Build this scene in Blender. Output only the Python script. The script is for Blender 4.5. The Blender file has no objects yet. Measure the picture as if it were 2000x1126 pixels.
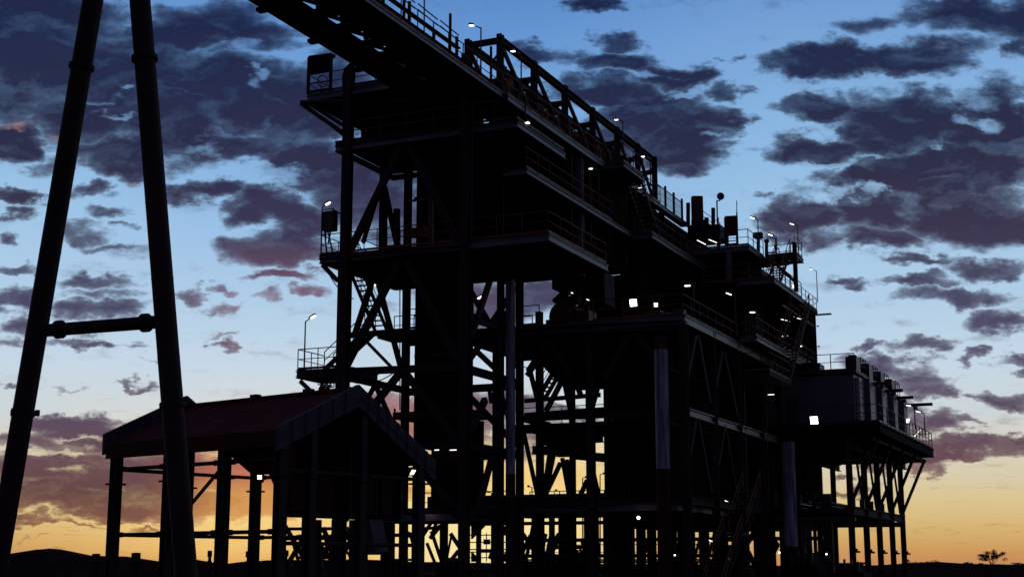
import bpy, math, random
from mathutils import Vector as V
random.seed(7)
R = math.radians
C = bpy.context.scene
col = C.collection

# ------------------------------------------------------------------ camera
F_PX = 2800.0
PITCH = math.atan(540.0 / F_PX)
CAM = V((0, 0, 1.7))
cd = bpy.data.cameras.new('camera')
cd.sensor_width = 36.0
cd.lens = F_PX / 2000.0 * 36.0
cd.clip_end = 20000
cam = bpy.data.objects.new('camera', cd)
col.objects.link(cam)
cam.location = CAM
cam.rotation_euler = (math.pi / 2 + PITCH, 0, 0)
C.camera = cam
C.view_settings.view_transform = 'Standard'
C.view_settings.look = 'None'
C.view_settings.exposure = 0.0
C.view_settings.gamma = 1.0
C.cycles.max_bounces = 5
C.cycles.diffuse_bounces = 3

cp, sp = math.cos(PITCH), math.sin(PITCH)
def ray(px, py):
    a, b = px - 1000.0, 563.0 - py
    return V((a, F_PX * cp - b * sp, F_PX * sp + b * cp))

def srgb(r, g, b):
    f = lambda c: (c / 255 / 12.92) if c / 255 <= 0.04045 else ((c / 255 + 0.055) / 1.055) ** 2.4
    return (f(r), f(g), f(b), 1.0)

# ------------------------------------------------------------------ sky
W = bpy.data.worlds.new('World')
C.world = W
W.use_nodes = True
nt = W.node_tree
N, LK = nt.nodes, nt.links
for n in list(N): N.remove(n)
def nd(t, **k):
    n = N.new(t)
    for a, b in k.items(): setattr(n, a, b)
    return n
def put(sock, v):
    if hasattr(v, 'is_output'): LK.new(v, sock)
    else: sock.default_value = v
def m(op, a, b=None, c=None, clamp=False):
    n = nd('ShaderNodeMath', operation=op, use_clamp=clamp)
    put(n.inputs[0], a)
    if b is not None: put(n.inputs[1], b)
    if c is not None: put(n.inputs[2], c)
    return n.outputs[0]
def vm(op, a, b=None, c=None, out=0):
    n = nd('ShaderNodeVectorMath', operation=op)
    put(n.inputs[0], a)
    if b is not None: put(n.inputs[1], b)
    if c is not None: put(n.inputs[2], c)
    return n.outputs[out]
def xyz(a, b, c):
    n = nd('ShaderNodeCombineXYZ'); put(n.inputs[0], a); put(n.inputs[1], b); put(n.inputs[2], c); return n.outputs[0]
def ramp(fac, stops, interp='LINEAR'):
    n = nd('ShaderNodeValToRGB'); put(n.inputs[0], fac)
    cr = n.color_ramp; cr.interpolation = interp
    while len(cr.elements) < len(stops): cr.elements.new(0.5)
    for e, (p, c) in zip(cr.elements, stops): e.position = p; e.color = c
    return n.outputs[0]
def mix(fac, a, b, mode='MIX'):
    n = nd('ShaderNodeMix', data_type='RGBA', blend_type=mode)
    put(n.inputs[0], fac); put(n.inputs[6], a); put(n.inputs[7], b); return n.outputs[2]
def smooth(x, lo, hi):
    n = nd('ShaderNodeMapRange', interpolation_type='SMOOTHSTEP')
    put(n.inputs[0], x); n.inputs[1].default_value = lo; n.inputs[2].default_value = hi
    return n.outputs[0]
def noise(vec, scale, detail, rough=0.55, lac=2.0, out=0):
    n = nd('ShaderNodeTexNoise'); put(n.inputs['Vector'], vec)
    n.inputs['Scale'].default_value = scale; n.inputs['Detail'].default_value = detail
    n.inputs['Roughness'].default_value = rough; n.inputs['Lacunarity'].default_value = lac
    return n.outputs[out]

def ae(px, py):                      # direction -> slope coordinates (x/y, z/y)
    d = ray(px, py); return d.x / d.y, d.z / d.y

tc = nd('ShaderNodeTexCoord')
D = vm('NORMALIZE', tc.outputs['Generated'])
sx = nd('ShaderNodeSeparateXYZ'); put(sx.inputs[0], D)
X, Y, Z = sx.outputs
hor = m('SQRT', m('ADD', m('MULTIPLY', X, X), m('MULTIPLY', Y, Y)))
el = m('DIVIDE', Z, m('MAXIMUM', hor, 0.02))            # tan(elevation)
Yp = m('MAXIMUM', Y, 0.05)
A = m('DIVIDE', X, Yp)
E = m('DIVIDE', Z, Yp)
front = smooth(Y, 0.15, 0.6)

def elp(py): return ae(1000, py)[1]
def er(py): return max(0.0, min(1.0, elp(py) / 0.45))
t_el = m('DIVIDE', el, 0.45, clamp=True)
SKY_R = [(1104, (196, 138, 92)), (1075, (206, 154, 92)), (1040, (213, 176, 112)), (990, (218, 194, 138)), (930, (216, 204, 174)),
         (875, (214, 208, 192)), (820, (204, 212, 214)), (720, (196, 214, 230)), (600, (176, 205, 231)),
         (430, (158, 196, 230)), (250, (136, 180, 224)), (60, (116, 160, 214)), (-60, (100, 146, 204))]
SKY_C = [(1104, (226, 168, 96)), (1075, (240, 194, 114)), (1040, (244, 204, 128)), (990, (248, 216, 140)), (930, (244, 206, 126)),
         (875, (238, 214, 164)), (820, (218, 218, 212)), (720, (198, 215, 230)), (600, (176, 205, 231)),
         (430, (148, 188, 228)), (250, (124, 170, 220)), (60, (100, 148, 208)), (-60, (84, 132, 194))]
skyR = ramp(t_el, [(er(p), srgb(*c)) for p, c in SKY_R])
skyC = ramp(t_el, [(er(p), srgb(*c)) for p, c in SKY_C])
az_c = m('ABSOLUTE', m('SUBTRACT', A, ae(760, 1000)[0]))
wc = m('SUBTRACT', 1.0, smooth(az_c, 0.08, 0.30))
sky = mix(wc, skyR, skyC)
gl = m('MULTIPLY', m('SUBTRACT', 1.0, smooth(m('ABSOLUTE', m('SUBTRACT', A, ae(965, 1050)[0])), 0.0, 0.13)), m('MULTIPLY', m('SUBTRACT', 1.0, smooth(el, 0.012, 0.058)), front))
sky = mix(m('MULTIPLY', gl, 0.85), sky, srgb(255, 240, 176))
sky = mix(m('SUBTRACT', 1.0, front), sky, mix(smooth(el, 0.02, 0.45), srgb(70, 64, 88), srgb(38, 38, 60)))
sky = mix(smooth(el, 0.44, 0.9), sky, srgb(44, 46, 72))

# cloud deck: noise laid out on a flat layer far overhead, thickened where the banks stand
den = m('ADD', m('MAXIMUM', E, 0.0), 0.085)
Pq = xyz(m('DIVIDE', A, den), m('DIVIDE', 1.0, den), 0.0)
n_big = noise(Pq, 2.3, 3.0, 0.5)
n_mid = noise(vm('ADD', Pq, (7.3, 2.1, 0)), 5.5, 8.0, 0.60)
AE = xyz(A, E, 0.0)
n_fine = noise(vm('MULTIPLY', AE, (1.0, 1.9, 1.0)), 34.0, 9.0, 0.60)
warp = vm('SUBTRACT', noise(vm('MULTIPLY', AE, (1.0, 1.8, 1.0)), 21.0, 6.0, 0.62, out=1), (0.5, 0.5, 0.5))
AEw = vm('MULTIPLY_ADD', warp, (0.085, 0.044, 0.0), AE)
BLOBS = """
60 40 200 110 1.15|1080 545 60 20 .5|200 130 200 60 1.1|400 60 200 34 1|560 140 90 30 .7|360 250 120 80 1.1|450 215 130 60 1.15|110 110 220 130 1|300 130 110 60 1|240 190 120 60 1|170 150 260 75 1|40 190 150 70 .8|420 40 150 42 .8|480 85 120 26 .7|430 170 170 70 1.1|330 235 130 60 1.05|250 300 120 45 1.05|150 230 150 60 .9
25 275 70 42 1|100 330 60 30 .6|575 215 120 80 1.1|480 290 130 36 1|620 320 130 55 1.1|660 160 90 60 .7|640 240 60 50 .9
395 375 85 26 .95|180 373 60 22 .8|510 405 90 38 1.05|585 435 80 50 1|545 480 110 34 1|545 531 85 17 1
35 392 55 15 .85|20 425 40 14 .7|10 472 28 14 .7|225 418 62 15 .7|155 455 60 24 .6|250 452 36 9 .6|200 480 55 12 .55|270 492 60 22 .45
40 535 60 12 .75|190 548 90 16 .75|215 575 110 14 .6|40 590 80 24 .9|200 608 95 22 .85|50 640 70 22 .8|160 645 60 15 .6|130 670 75 14 .8|10 672 35 16 .7|200 676 36 11 .7|276 677 38 9 .6|300 700 50 6 .4
366 580 34 15 .7|445 595 50 12 .6|425 560 30 9 .5|622 566 40 15 .75|533 580 36 9 .45|430 676 28 11 .75|440 655 34 6 .4
266 757 34 8 .6|150 763 28 6 .5|15 752 30 7 .6
130 828 130 22 1.05|180 845 150 16 1|120 915 200 40 1|320 920 200 60 1.1|130 980 190 36 1.05|340 985 180 34 1.05|60 860 120 18 .8|200 866 120 22 .95|130 895 170 18 .9|260 940 260 34 1.05|90 960 130 30 1|200 990 240 28 1|330 990 160 26 .9|70 1024 75 10 .8|160 1030 50 6 .6|280 1033 50 6 .6|60 1052 40 4 .4
440 920 200 48 1|560 960 160 45 1|440 985 150 26 .9|640 800 150 34 .9|760 815 130 55 1|900 810 130 45 1|980 800 110 34 .95|1080 812 120 24 .8|520 800 60 16 .5
700 960 160 30 .7|960 870 160 40 .6|1060 850 80 26 .7
730 380 140 90 1|820 480 100 60 .8|960 590 130 65 1|1060 580 80 40 .9|820 570 90 40 .6
1155 19 62 15 .85|1050 104 80 25 .9|1195 80 60 19 .8|1205 122 95 30 1.05|1320 150 95 34 1.05|1430 178 46 20 .8|1180 180 110 34 1.05|1290 225 145 52 1.15|1310 285 130 55 1.1|1410 235 50 40 .85|1180 290 110 60 .9|1330 330 60 24 .8|1425 115 20 9 .5|1465 232 18 12 .6|1420 288 30 14 .6
1500 60 60 14 .4|1640 115 150 42 1.1|1560 130 70 28 .9|1800 120 120 42 1.05|1880 25 130 42 1|1985 30 80 50 .9|1700 45 85 20 .6|1990 95 36 34 .8|1900 90 70 20 .5
1620 210 100 34 1.05|1780 230 160 56 1.15|1590 290 110 36 1.05|1700 270 110 40 1|1960 230 80 90 1.1|1900 270 90 40 1
1860 335 210 66 1.25|1700 350 110 30 1.05|1560 425 95 46 1.1|1700 420 120 48 1.1|1900 425 170 60 1.2|1720 472 95 26 1|1610 470 60 25 .8|1490 380 24 14 .6|1545 365 40 12 .4
1810 511 95 13 .85|1930 525 100 22 .9|1660 553 44 11 .7|1800 548 90 15 .85|1880 580 115 22 .95|1965 632 75 28 .95|1718 675 40 13 .85|1800 672 55 20 .85|1735 715 90 26 .95|1800 745 70 20 .7|1895 696 30 11 .75|1985 702 48 18 .9|1840 765 52 22 .95|1965 780 65 20 .95|1905 777 25 8 .6
1770 800 60 20 .6|1800 830 70 24 .8|1880 830 40 10 .6|1890 872 160 22 1.1|1740 880 160 34 1.05|1960 868 80 20 1|1650 950 50 8 .7|1640 925 30 6 .6|1700 965 40 5 .5|1820 905 60 14 .8
""".replace('\n', '|').split('|')
HOLES = """
125 920 48 11 1|105 885 60 6 .7|160 855 40 6 .6|230 855 50 5 .6|440 235 40 16 .5|420 255 26 14 .5|500 165 30 14 .9|530 150 26 14 .9|380 290 50 14 .7|340 310 30 16 .6|300 345 40 9 .8|520 345 90 14 .9|245 180 24 8 .7|240 230 50 5 .6|190 205 30 6 .6|470 92 34 8 .5
1270 148 36 7 .8|1335 190 44 9 .9|1375 275 28 8 .8|1420 235 8 8 .3|1700 165 90 7 .8|1930 195 40 24 .8|1905 240 40 12 .7|1630 320 60 8 .9|1720 305 30 6 .6|1830 345 34 7 .6|1705 380 22 16 .8|1590 250 28 12 .5|1810 285 20 5 .6|1620 490 40 18 .6|1560 500 36 20 .9|1640 385 26 8 .7|1865 890 30 10 .4
""".replace('\n', '|').split('|')
def field(lst):
    acc = None
    for b in lst:
        if not b.strip(): continue
        x, y, rx, ry, w = map(float, b.split())
        a0, e0 = ae(x, y); a1, e1 = ae(x + rx, y)[0], ae(x, y - ry)[1]
        sa, se = 1 / (a1 - a0), 1 / (e1 - e0)
        q = vm('MULTIPLY_ADD', AEw, (sa, se, 0.0), (-a0 * sa, -e0 * se, 0.0))
        d = vm('DOT_PRODUCT', q, q, out=1)
        d = m('MULTIPLY_ADD', d, -0.72 * w, w, clamp=True)
        acc = d if acc is None else m('MAXIMUM', acc, d)
    return acc
bl = m('MULTIPLY', field(BLOBS), front)
ho = m('MULTIPLY', field(HOLES), front)
f = m('ADD', m('MULTIPLY', bl, 1.42), m('MULTIPLY', ho, -0.95))
f = m('ADD', f, m('MULTIPLY', m('SUBTRACT', n_mid, 0.5), 1.0))
fs = m('ADD', f, m('MULTIPLY', m('SUBTRACT', n_big, 0.5), 0.5))
f = m('ADD', f, m('MULTIPLY', m('SUBTRACT', n_fine, 0.5), 1.45))
f = m('ADD', f, m('MULTIPLY', m('SUBTRACT', n_big, 0.5), 0.35))
cover = smooth(f, 0.14, 0.84)
thick = smooth(m('MULTIPLY_ADD', m('SUBTRACT', f, fs), 0.70, fs), 0.24, 1.26)
n_low = noise(vm('ADD', vm('MULTIPLY', AEw, (1.0, 1.9, 1.0)), (0.0, 0.016, 0.0)), 20.0, 5.0, 0.6)
n_here = noise(vm('MULTIPLY', AEw, (1.0, 1.9, 1.0)), 20.0, 5.0, 0.6)
relief = m('SUBTRACT', n_here, n_low)
CORE_R = [(1104, (150, 95, 70)), (1020, (130, 86, 72)), (965, (98, 64, 68)), (900, (100, 68, 82)), (830, (86, 68, 90)), (720, (78, 70, 98)), (600, (66, 62, 92)),
          (470, (52, 40, 68)), (330, (35, 31, 62)), (150, (27, 32, 66)), (20, (20, 26, 62))]
CORE_C = [(1104, (200, 120, 62)), (1020, (214, 150, 84)), (960, (210, 144, 80)), (930, (188, 108, 84)), (890, (182, 106, 92)), (830, (166, 102, 100)), (720, (112, 86, 104)), (600, (120, 84, 104)),
          (470, (54, 45, 76)), (330, (40, 35, 66)), (150, (27, 31, 64)), (20, (22, 29, 66))]
wcc = m('SUBTRACT', 1.0, smooth(m('ABSOLUTE', m('SUBTRACT', A, ae(640, 1000)[0])), 0.055, 0.135))
core = mix(wcc, ramp(t_el, [(er(p), srgb(*c)) for p, c in CORE_R]), ramp(t_el, [(er(p), srgb(*c)) for p, c in CORE_C]))
rim = mix(0.40, core, sky)
cl = mix(thick, rim, core)
cl = mix(m('MULTIPLY', relief, 2.6, clamp=True), cl, mix(0.20, cl, sky))
cl = mix(m('MULTIPLY', relief, -2.0, clamp=True), cl, mix(0.35, cl, srgb(66, 42, 60)))
# a few tops still catching the last red light
PINK = "35 238 40 14 1|70 256 26 12 1|105 262 26 10 .9|1470 402 26 22 1|1442 470 28 10 1|1440 385 30 12 .9|1505 255 26 26 .8|1465 405 14 14 .8|260 345 40 10 .5|1870 905 120 10 .8|350 1010 90 10 .6|60 1015 60 5 .6".split('|')
pk = m('MULTIPLY', m('MULTIPLY', field(PINK), front), smooth(n_fine, 0.42, 0.62))
cl = mix(m('MULTIPLY', pk, 0.5), cl, srgb(214, 158, 140))
wisp = m('MULTIPLY', smooth(m('ADD', m('MULTIPLY', bl, 1.0), m('ADD', m('MULTIPLY', m('SUBTRACT', n_mid, 0.5), 1.9), m('MULTIPLY', m('SUBTRACT', n_fine, 0.5), 1.3))), 0.05, 0.8), 0.55)
sky = mix(wisp, sky, mix(0.35, core, sky))
final = mix(m('MULTIPLY', cover, 0.96), sky, cl)
bg = nd('ShaderNodeBackground'); put(bg.inputs[0], final); bg.inputs[1].default_value = 1.0
nish = nd('ShaderNodeTexSky'); nish.sky_type = 'NISHITA'; nish.sun_disc = False
nish.sun_elevation = R(-2.5); nish.sun_rotation = R(-3)
bg2 = nd('ShaderNodeBackground'); put(bg2.inputs[0], nish.outputs[0]); bg2.inputs[1].default_value = 0.005
addn = nd('ShaderNodeAddShader'); put(addn.inputs[0], bg.outputs[0]); put(addn.inputs[1], bg2.outputs[0])
wo = nd('ShaderNodeOutputWorld'); put(wo.inputs[0], addn.outputs[0])
W.cycles.sampling_method = 'MANUAL'
W.cycles.sample_map_resolution = 512

# ------------------------------------------------------------------ materials
def mat(name, c1, c2, scale=3.0, rough=0.6, metal=0.0, streak=1.0, bump=0.0, spec=0.4):
    mt = bpy.data.materials.new(name); mt.use_nodes = True
    t = mt.node_tree; b = t.nodes['Principled BSDF']
    co = t.nodes.new('ShaderNodeTexCoord'); mp = t.nodes.new('ShaderNodeMapping')
    mp.inputs['Scale'].default_value = (1, 1, 1.0 / streak)
    nz = t.nodes.new('ShaderNodeTexNoise'); nz.inputs['Scale'].default_value = scale; nz.inputs['Detail'].default_value = 7; nz.inputs['Roughness'].default_value = 0.65
    r = t.nodes.new('ShaderNodeValToRGB')
    r.color_ramp.elements[0].position = 0.38; r.color_ramp.elements[0].color = (*c1, 1)
    r.color_ramp.elements[1].position = 0.66; r.color_ramp.elements[1].color = (*c2, 1)
    t.links.new(co.outputs['Object'], mp.inputs[0]); t.links.new(mp.outputs[0], nz.inputs['Vector'])
    t.links.new(nz.outputs[0], r.inputs[0]); t.links.new(r.outputs[0], b.inputs['Base Color'])
    b.inputs['Roughness'].default_value = rough; b.inputs['Metallic'].default_value = metal
    b.inputs['Specular IOR Level'].default_value = spec
    if bump:
        bp = t.nodes.new('ShaderNodeBump'); bp.inputs['Strength'].default_value = bump; bp.inputs['Distance'].default_value = 0.03
        t.links.new(nz.outputs[0], bp.inputs['Height']); t.links.new(bp.outputs[0], b.inputs['Normal'])
    return mt
def glow(name, c, s):
    mt = bpy.data.materials.new(name); mt.use_nodes = True
    b = mt.node_tree.nodes['Principled BSDF']
    b.inputs['Base Color'].default_value = (.8, .8, .8, 1)
    b.inputs['Emission Color'].default_value = (*c, 1); b.inputs['Emission Strength'].default_value = s
    return mt
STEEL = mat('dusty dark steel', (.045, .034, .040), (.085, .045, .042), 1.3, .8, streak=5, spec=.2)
RUST = mat('red dusted steel', (.07, .035, .032), (.13, .05, .035), 1.7, .9, streak=4, spec=.1)
EDGE = mat('galvanised edge steel', (.17, .16, .20), (.27, .23, .25), 1.0, .5, .2)
RAIL = mat('faded orange handrail paint', (.22, .07, .03), (.32, .11, .045), 2.0, .6)
GREY = mat('dark grey paint', (.05, .05, .06), (.09, .08, .085), 2.0, .5)
CONC = mat('pale stained concrete', (.13, .12, .17), (.74, .79, .92), 4.5, .8, streak=14, bump=.2)
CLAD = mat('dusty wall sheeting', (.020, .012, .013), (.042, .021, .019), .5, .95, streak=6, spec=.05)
ROOM = mat('blue grey cabin sheet', (.15, .14, .18), (.22, .19, .22), .5, .5, streak=4)
PALE = mat('pale louvre sheet', (.40, .40, .45), (.52, .50, .54), .6, .45, streak=5)
ROOF = mat('red dusted roof sheet', (.15, .032, .036), (.22, .05, .05), .6, .9, spec=.1)
BARGE = mat('grey barge sheet', (.085, .076, .10), (.13, .11, .14), .8, .8, spec=.2)
REDP = mat('dark red panel paint', (.16, .03, .03), (.22, .05, .045), 1.0, .6)
MACH = mat('red oxide machine paint', (.16, .04, .02), (.25, .07, .035), 1.2, .6)
RUBBER = mat('black rubber', (.012, .012, .012), (.025, .022, .022), 3, .95, spec=.1)
EARTH = mat('dark red earth', (.030, .016, .014), (.05, .026, .02), .05, 1.0, bump=.4, spec=0.0)
LEAF = mat('dusty leaves', (.03, .04, .02), (.07, .07, .035), 2, .8)
BARK = mat('grey bark', (.06, .05, .04), (.10, .08, .06), 3, .9, streak=3)
LAMP = glow('lit lamp lens', (1.0, .95, .93), 3.2)
FLOOD = glow('lit floodlight lens', (1.0, .94, .86), 9.0)
TUBE = glow('lit tube lens', (1.0, .97, .95), 2.0)
BULB = glow('lit bulb', (1.0, .97, .95), 5.0)

# ------------------------------------------------------------------ mesh helpers
class MB:
    def __init__(s): s.v = []; s.f = []
    def add(s, vs, fs):
        o = len(s.v); s.v += [V(p) for p in vs]; s.f += [tuple(i + o for i in f) for f in fs]; return s
    def prism(s, poly, vec):
        n = len(poly); vec = V(vec)
        vs = [V(p) for p in poly] + [V(p) + vec for p in poly]
        return s.add(vs, [tuple(range(n))[::-1], tuple(range(n, 2 * n))] + [(i, (i + 1) % n, n + (i + 1) % n, n + i) for i in range(n)])
    def frame(s, p, q, up=None):
        p, q = V(p), V(q); d = (q - p).normalized()
        up = V(up) if up is not None else (V((0, 0, 1)) if abs(d.z) < .95 else UD)
        x = d.cross(up).normalized(); y = x.cross(d).normalized(); return p, q, x, y
    def bar(s, p, q, w, h=None, up=None):
        h = w if h is None else h
        p, q, x, y = s.frame(p, q, up)
        return s.prism([p + x * a * w / 2 + y * b * h / 2 for a, b in ((-1, -1), (1, -1), (1, 1), (-1, 1))], q - p)
    def ibeam(s, p, q, w, h=None, up=None):
        h = w if h is None else h
        p, q, x, y = s.frame(p, q, up); tf, tw = h * .12, w * .1
        pr = [(-w / 2, -h / 2), (w / 2, -h / 2), (w / 2, -h / 2 + tf), (tw / 2, -h / 2 + tf), (tw / 2, h / 2 - tf), (w / 2, h / 2 - tf),
              (w / 2, h / 2), (-w / 2, h / 2), (-w / 2, h / 2 - tf), (-tw / 2, h / 2 - tf), (-tw / 2, -h / 2 + tf), (-w / 2, -h / 2 + tf)]
        return s.prism([p + x * a + y * b for a, b in pr], q - p)
    def tube(s, p, q, r, n=8, r2=None):
        r2 = r if r2 is None else r2
        p, q, x, y = s.frame(p, q)
        cs = [(math.cos(2 * math.pi * i / n), math.sin(2 * math.pi * i / n)) for i in range(n)]
        vs = [p + x * c * r + y * t * r for c, t in cs] + [q + x * c * r2 + y * t * r2 for c, t in cs]
        return s.add(vs, [tuple(range(n))[::-1], tuple(range(n, 2 * n))] + [(i, (i + 1) % n, n + (i + 1) % n, n + i) for i in range(n)])
    def path(s, pts, r, n=6):
        for a, b in zip(pts, pts[1:]): s.tube(a, b, r, n)
        return s
    def ball(s, c, r, n=8):
        c = V(c); vs = []; fs = []; k = n // 2
        for i in range(k + 1):
            th = math.pi * i / k
            for j in range(n):
                ph = 2 * math.pi * j / n
                vs.append(c + V((math.sin(th) * math.cos(ph), math.sin(th) * math.sin(ph), math.cos(th))) * r)
        for i in range(k):
            for j in range(n): fs.append((i * n + j, i * n + (j + 1) % n, (i + 1) * n + (j + 1) % n, (i + 1) * n + j))
        return s.add(vs, fs)
    def build(s, name, mt, parent=None, label=None, smooth_=False):
        off = ORG.get(parent.name, V((0, 0, 0))) if parent else V((0, 0, 0))
        me = bpy.data.meshes.new(name); me.from_pydata([v - off for v in s.v], [], s.f); me.update()
        me.materials.append(mt)
        o = bpy.data.objects.new(name, me); col.objects.link(o)
        if smooth_:
            for p_ in me.polygons: p_.use_smooth = True
        if parent: o.parent = parent; ORG[o.name] = off
        if label: o['label'] = label
        return o
ORG = {}
def thing(name, label, cat, loc, group=None):
    o = bpy.data.objects.new(name, None); o.empty_display_size = .3
    col.objects.link(o); o.location = V(loc); ORG[o.name] = V(loc)
    o['label'] = label; o['category'] = cat
    if group: o['group'] = group
    return o
def setting(name, mb, mt):
    o = mb.build(name, mt); o['kind'] = 'structure'; return o

# ------------------------------------------------------------------ plant grid: u runs along the plant, w across its front
DA = 70.0
OX = (906 - 1000) / 2851.0 * DA
yaw = math.atan(1280 / 2851.0)
U = V((math.sin(yaw), math.cos(yaw), 0)); Wd = V((-math.cos(yaw), math.sin(yaw), 0)); UD = U
O = V((OX, DA, 0))
LEVELS = [(-5, -5), (5, 5), (9, 9.04), (11.5, 11.6), (14.15, 14.32), (17.25, 17.64), (19.5, 19.95), (20.7, 21.3), (22, 22.5), (22.8, 23.65), (23.5, 24.45), (25.5, 26.6), (26.5, 27.8), (30, 31.5)]
def lvl(z):                                  # nominal floor levels -> surveyed heights
    for (a, A_), (b, B_) in zip(LEVELS, LEVELS[1:]):
        if z <= b: return A_ + (B_ - A_) * (z - a) / (b - a)
    return z
def L(u, w, z): return O + U * u + Wd * w + V((0, 0, lvl(z)))
def hit(px, py, pt, n):
    d = ray(px, py); return CAM + d * ((pt - CAM).dot(n) / d.dot(n))
def S(px, py, w): return hit(px, py, L(0, w, 0), Wd)
def Fr(px, py, u): return hit(px, py, L(u, 0, 0), U)
def uw(p): r = V(p) - O; return r.dot(U), r.dot(Wd)
def crop(x0, y0, s): return lambda x, y: (x0 + x / s, y0 + y / s)
c2, c3 = crop(440, 0, 4), crop(880, 0, 4)
c4, c5, c6 = crop(560, 260, 3.7525), crop(880, 260, 3.7525), crop(1240, 300, 3.7525)
c7, c8, c9 = crop(560, 540, 3.7525), crop(880, 520, 3.7525), crop(1240, 540, 3.7525)
c10, c11, c12 = crop(1440, 660, 3.7524), crop(0, 700, 2.644), crop(480, 740, 2.9175)
c13, c14, c15 = crop(840, 780, 3.2548), crop(1200, 800, 3.4548), crop(1560, 820, 3.6795)

def column(par, u, w, z0, z1, s=.45, mt=None):
    MB().ibeam(L(u, w, z0), L(u, w, z1), s, s, U).build('column', mt or STEEL, par)
def beam(par, p, q, h=.35, w=.25, mt=None, name='beam'):
    MB().ibeam(p, q, w, h).build(name, mt or STEEL, par)
def brace(par, p, q, w=.3, mt=None):
    MB().bar(p, q, w * .8, w).build('brace', mt or STEEL, par)
def slab(par, us, ws, ztop, th=.12, mt=None, name='deck'):
    (u0, u1), (w0, w1) = us, ws
    return MB().prism([L(u0, w0, ztop - th), L(u0, w1, ztop - th), L(u1, w1, ztop - th), L(u1, w0, ztop - th)], (0, 0, th)).build(name, mt or STEEL, par)
def deck(par, us, ws, z, edge=.34, joists='u', n=6, th=.08, em=None):
    """floor plate on a rim of channels with joists below"""
    d = slab(par, us, ws, z, th, STEEL)
    (u0, u1), (w0, w1) = us, ws
    for a, b in (((u0, w0), (u0, w1)), ((u0, w1), (u1, w1)), ((u1, w1), (u1, w0)), ((u1, w0), (u0, w0))):
        MB().ibeam(L(*a, z - th - .002 - edge / 2), L(*b, z - th - .002 - edge / 2), .14, edge).build('edge_beam', em or EDGE, par)
    for i in range(1, n):
        mb = MB()
        if joists == 'u':
            w = w0 + (w1 - w0) * i / n; mb.bar(L(u0 + .08, w, z - th - .16), L(u1 - .08, w, z - th - .16), .12, .3)
        else:
            u = u0 + (u1 - u0) * i / n; mb.bar(L(u, w0 + .08, z - th - .16), L(u, w1 - .08, z - th - .16), .12, .3)
        mb.build('joist', STEEL, d)
    return d
def handrail(par, pts, h=1.08, step=1.5, mt=None, r=.028, toe=True):
    mb = MB(); up = V((0, 0, h))
    pts = [V(p) for p in pts]
    for a, b in zip(pts, pts[1:]):
        mb.tube(a + up, b + up, r, 6); mb.tube(a + up * .52, b + up * .52, r * .8, 6)
        if toe: mb.bar(a + V((0, 0, .07)), b + V((0, 0, .07)), .012, .12)
        n = max(1, round((b - a).length / step))
        for i in range(n + 1):
            p = a.lerp(b, i / n); mb.tube(p, p + up, r * 1.1, 6)
    return mb.build('handrail', mt or RAIL, par)
def stair(par, a, b, width_vec, mt=None, rails=True):
    """flight from foot a to head b; width_vec = full width"""
    a, b, wv = V(a), V(b), V(width_vec)
    r = bpy.data.objects.new('stair', None)
    st = MB()
    st.bar(a, b, .06, .26).bar(a + wv, b + wv, .06, .26)
    s = st.build('stair', mt or STEEL, par)
    bpy.data.objects.remove(r)
    t = MB(); n = max(4, int(abs(b.z - a.z) / .22)); hd = V((b.x - a.x, b.y - a.y, 0)).normalized()
    for i in range(1, n):
        p = a.lerp(b, i / n); t.prism([p - hd * .13, p + hd * .13, p + hd * .13 + wv, p - hd * .13 + wv], (0, 0, .04))
    t.build('tread', mt or STEEL, s)
    if rails:
        for o in (V((0, 0, 0)), wv): handrail(s, [a + o, b + o], .95, 1.3, toe=False)
    return s
def boxm(us, ws, zs):
    (u0, u1), (w0, w1), (z0, z1) = us, ws, zs
    return MB().prism([L(u0, w0, z0), L(u0, w1, z0), L(u1, w1, z0), L(u1, w0, z0)], (0, 0, z1 - z0))
def fbox(px0, px1, py0, py1, u, depth):
    """box whose front face is traced on the plane u, running back by depth"""
    pm = (py0 + py1) / 2; a, b = Fr(px0, pm, u), Fr(px1, pm, u)
    zb, zt = Fr((px0 + px1) / 2, py1, u).z, Fr((px0 + px1) / 2, py0, u).z
    return MB().prism([V((a.x, a.y, zb)), V((b.x, b.y, zb)), V((b.x, b.y, zb)) + U * depth, V((a.x, a.y, zb)) + U * depth], (0, 0, zt - zb))
def sheeting(us, w, zs, pitch=.6, t=.05, along='u'):
    """wall of ribbed sheet"""
    mb = MB(); (a0, a1), (z0, z1) = us, zs
    hz = lvl(z1) - lvl(z0)
    P = (lambda a, o, z: L(a, w + o, z)) if along == 'u' else (lambda a, o, z: L(w + o, a, z))
    mb.prism([P(a0, 0, z0), P(a1, 0, z0), P(a1, .06, z0), P(a0, .06, z0)], (0, 0, hz))
    n = int((a1 - a0) / pitch)
    for i in range(n):
        a = a0 + (i + .5) * (a1 - a0) / n
        mb.prism([P(a - .09, -.002, z0), P(a + .09, -.002, z0), P(a + .06, -t, z0), P(a - .06, -t, z0)], (0, 0, hz))
    return mb

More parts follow.
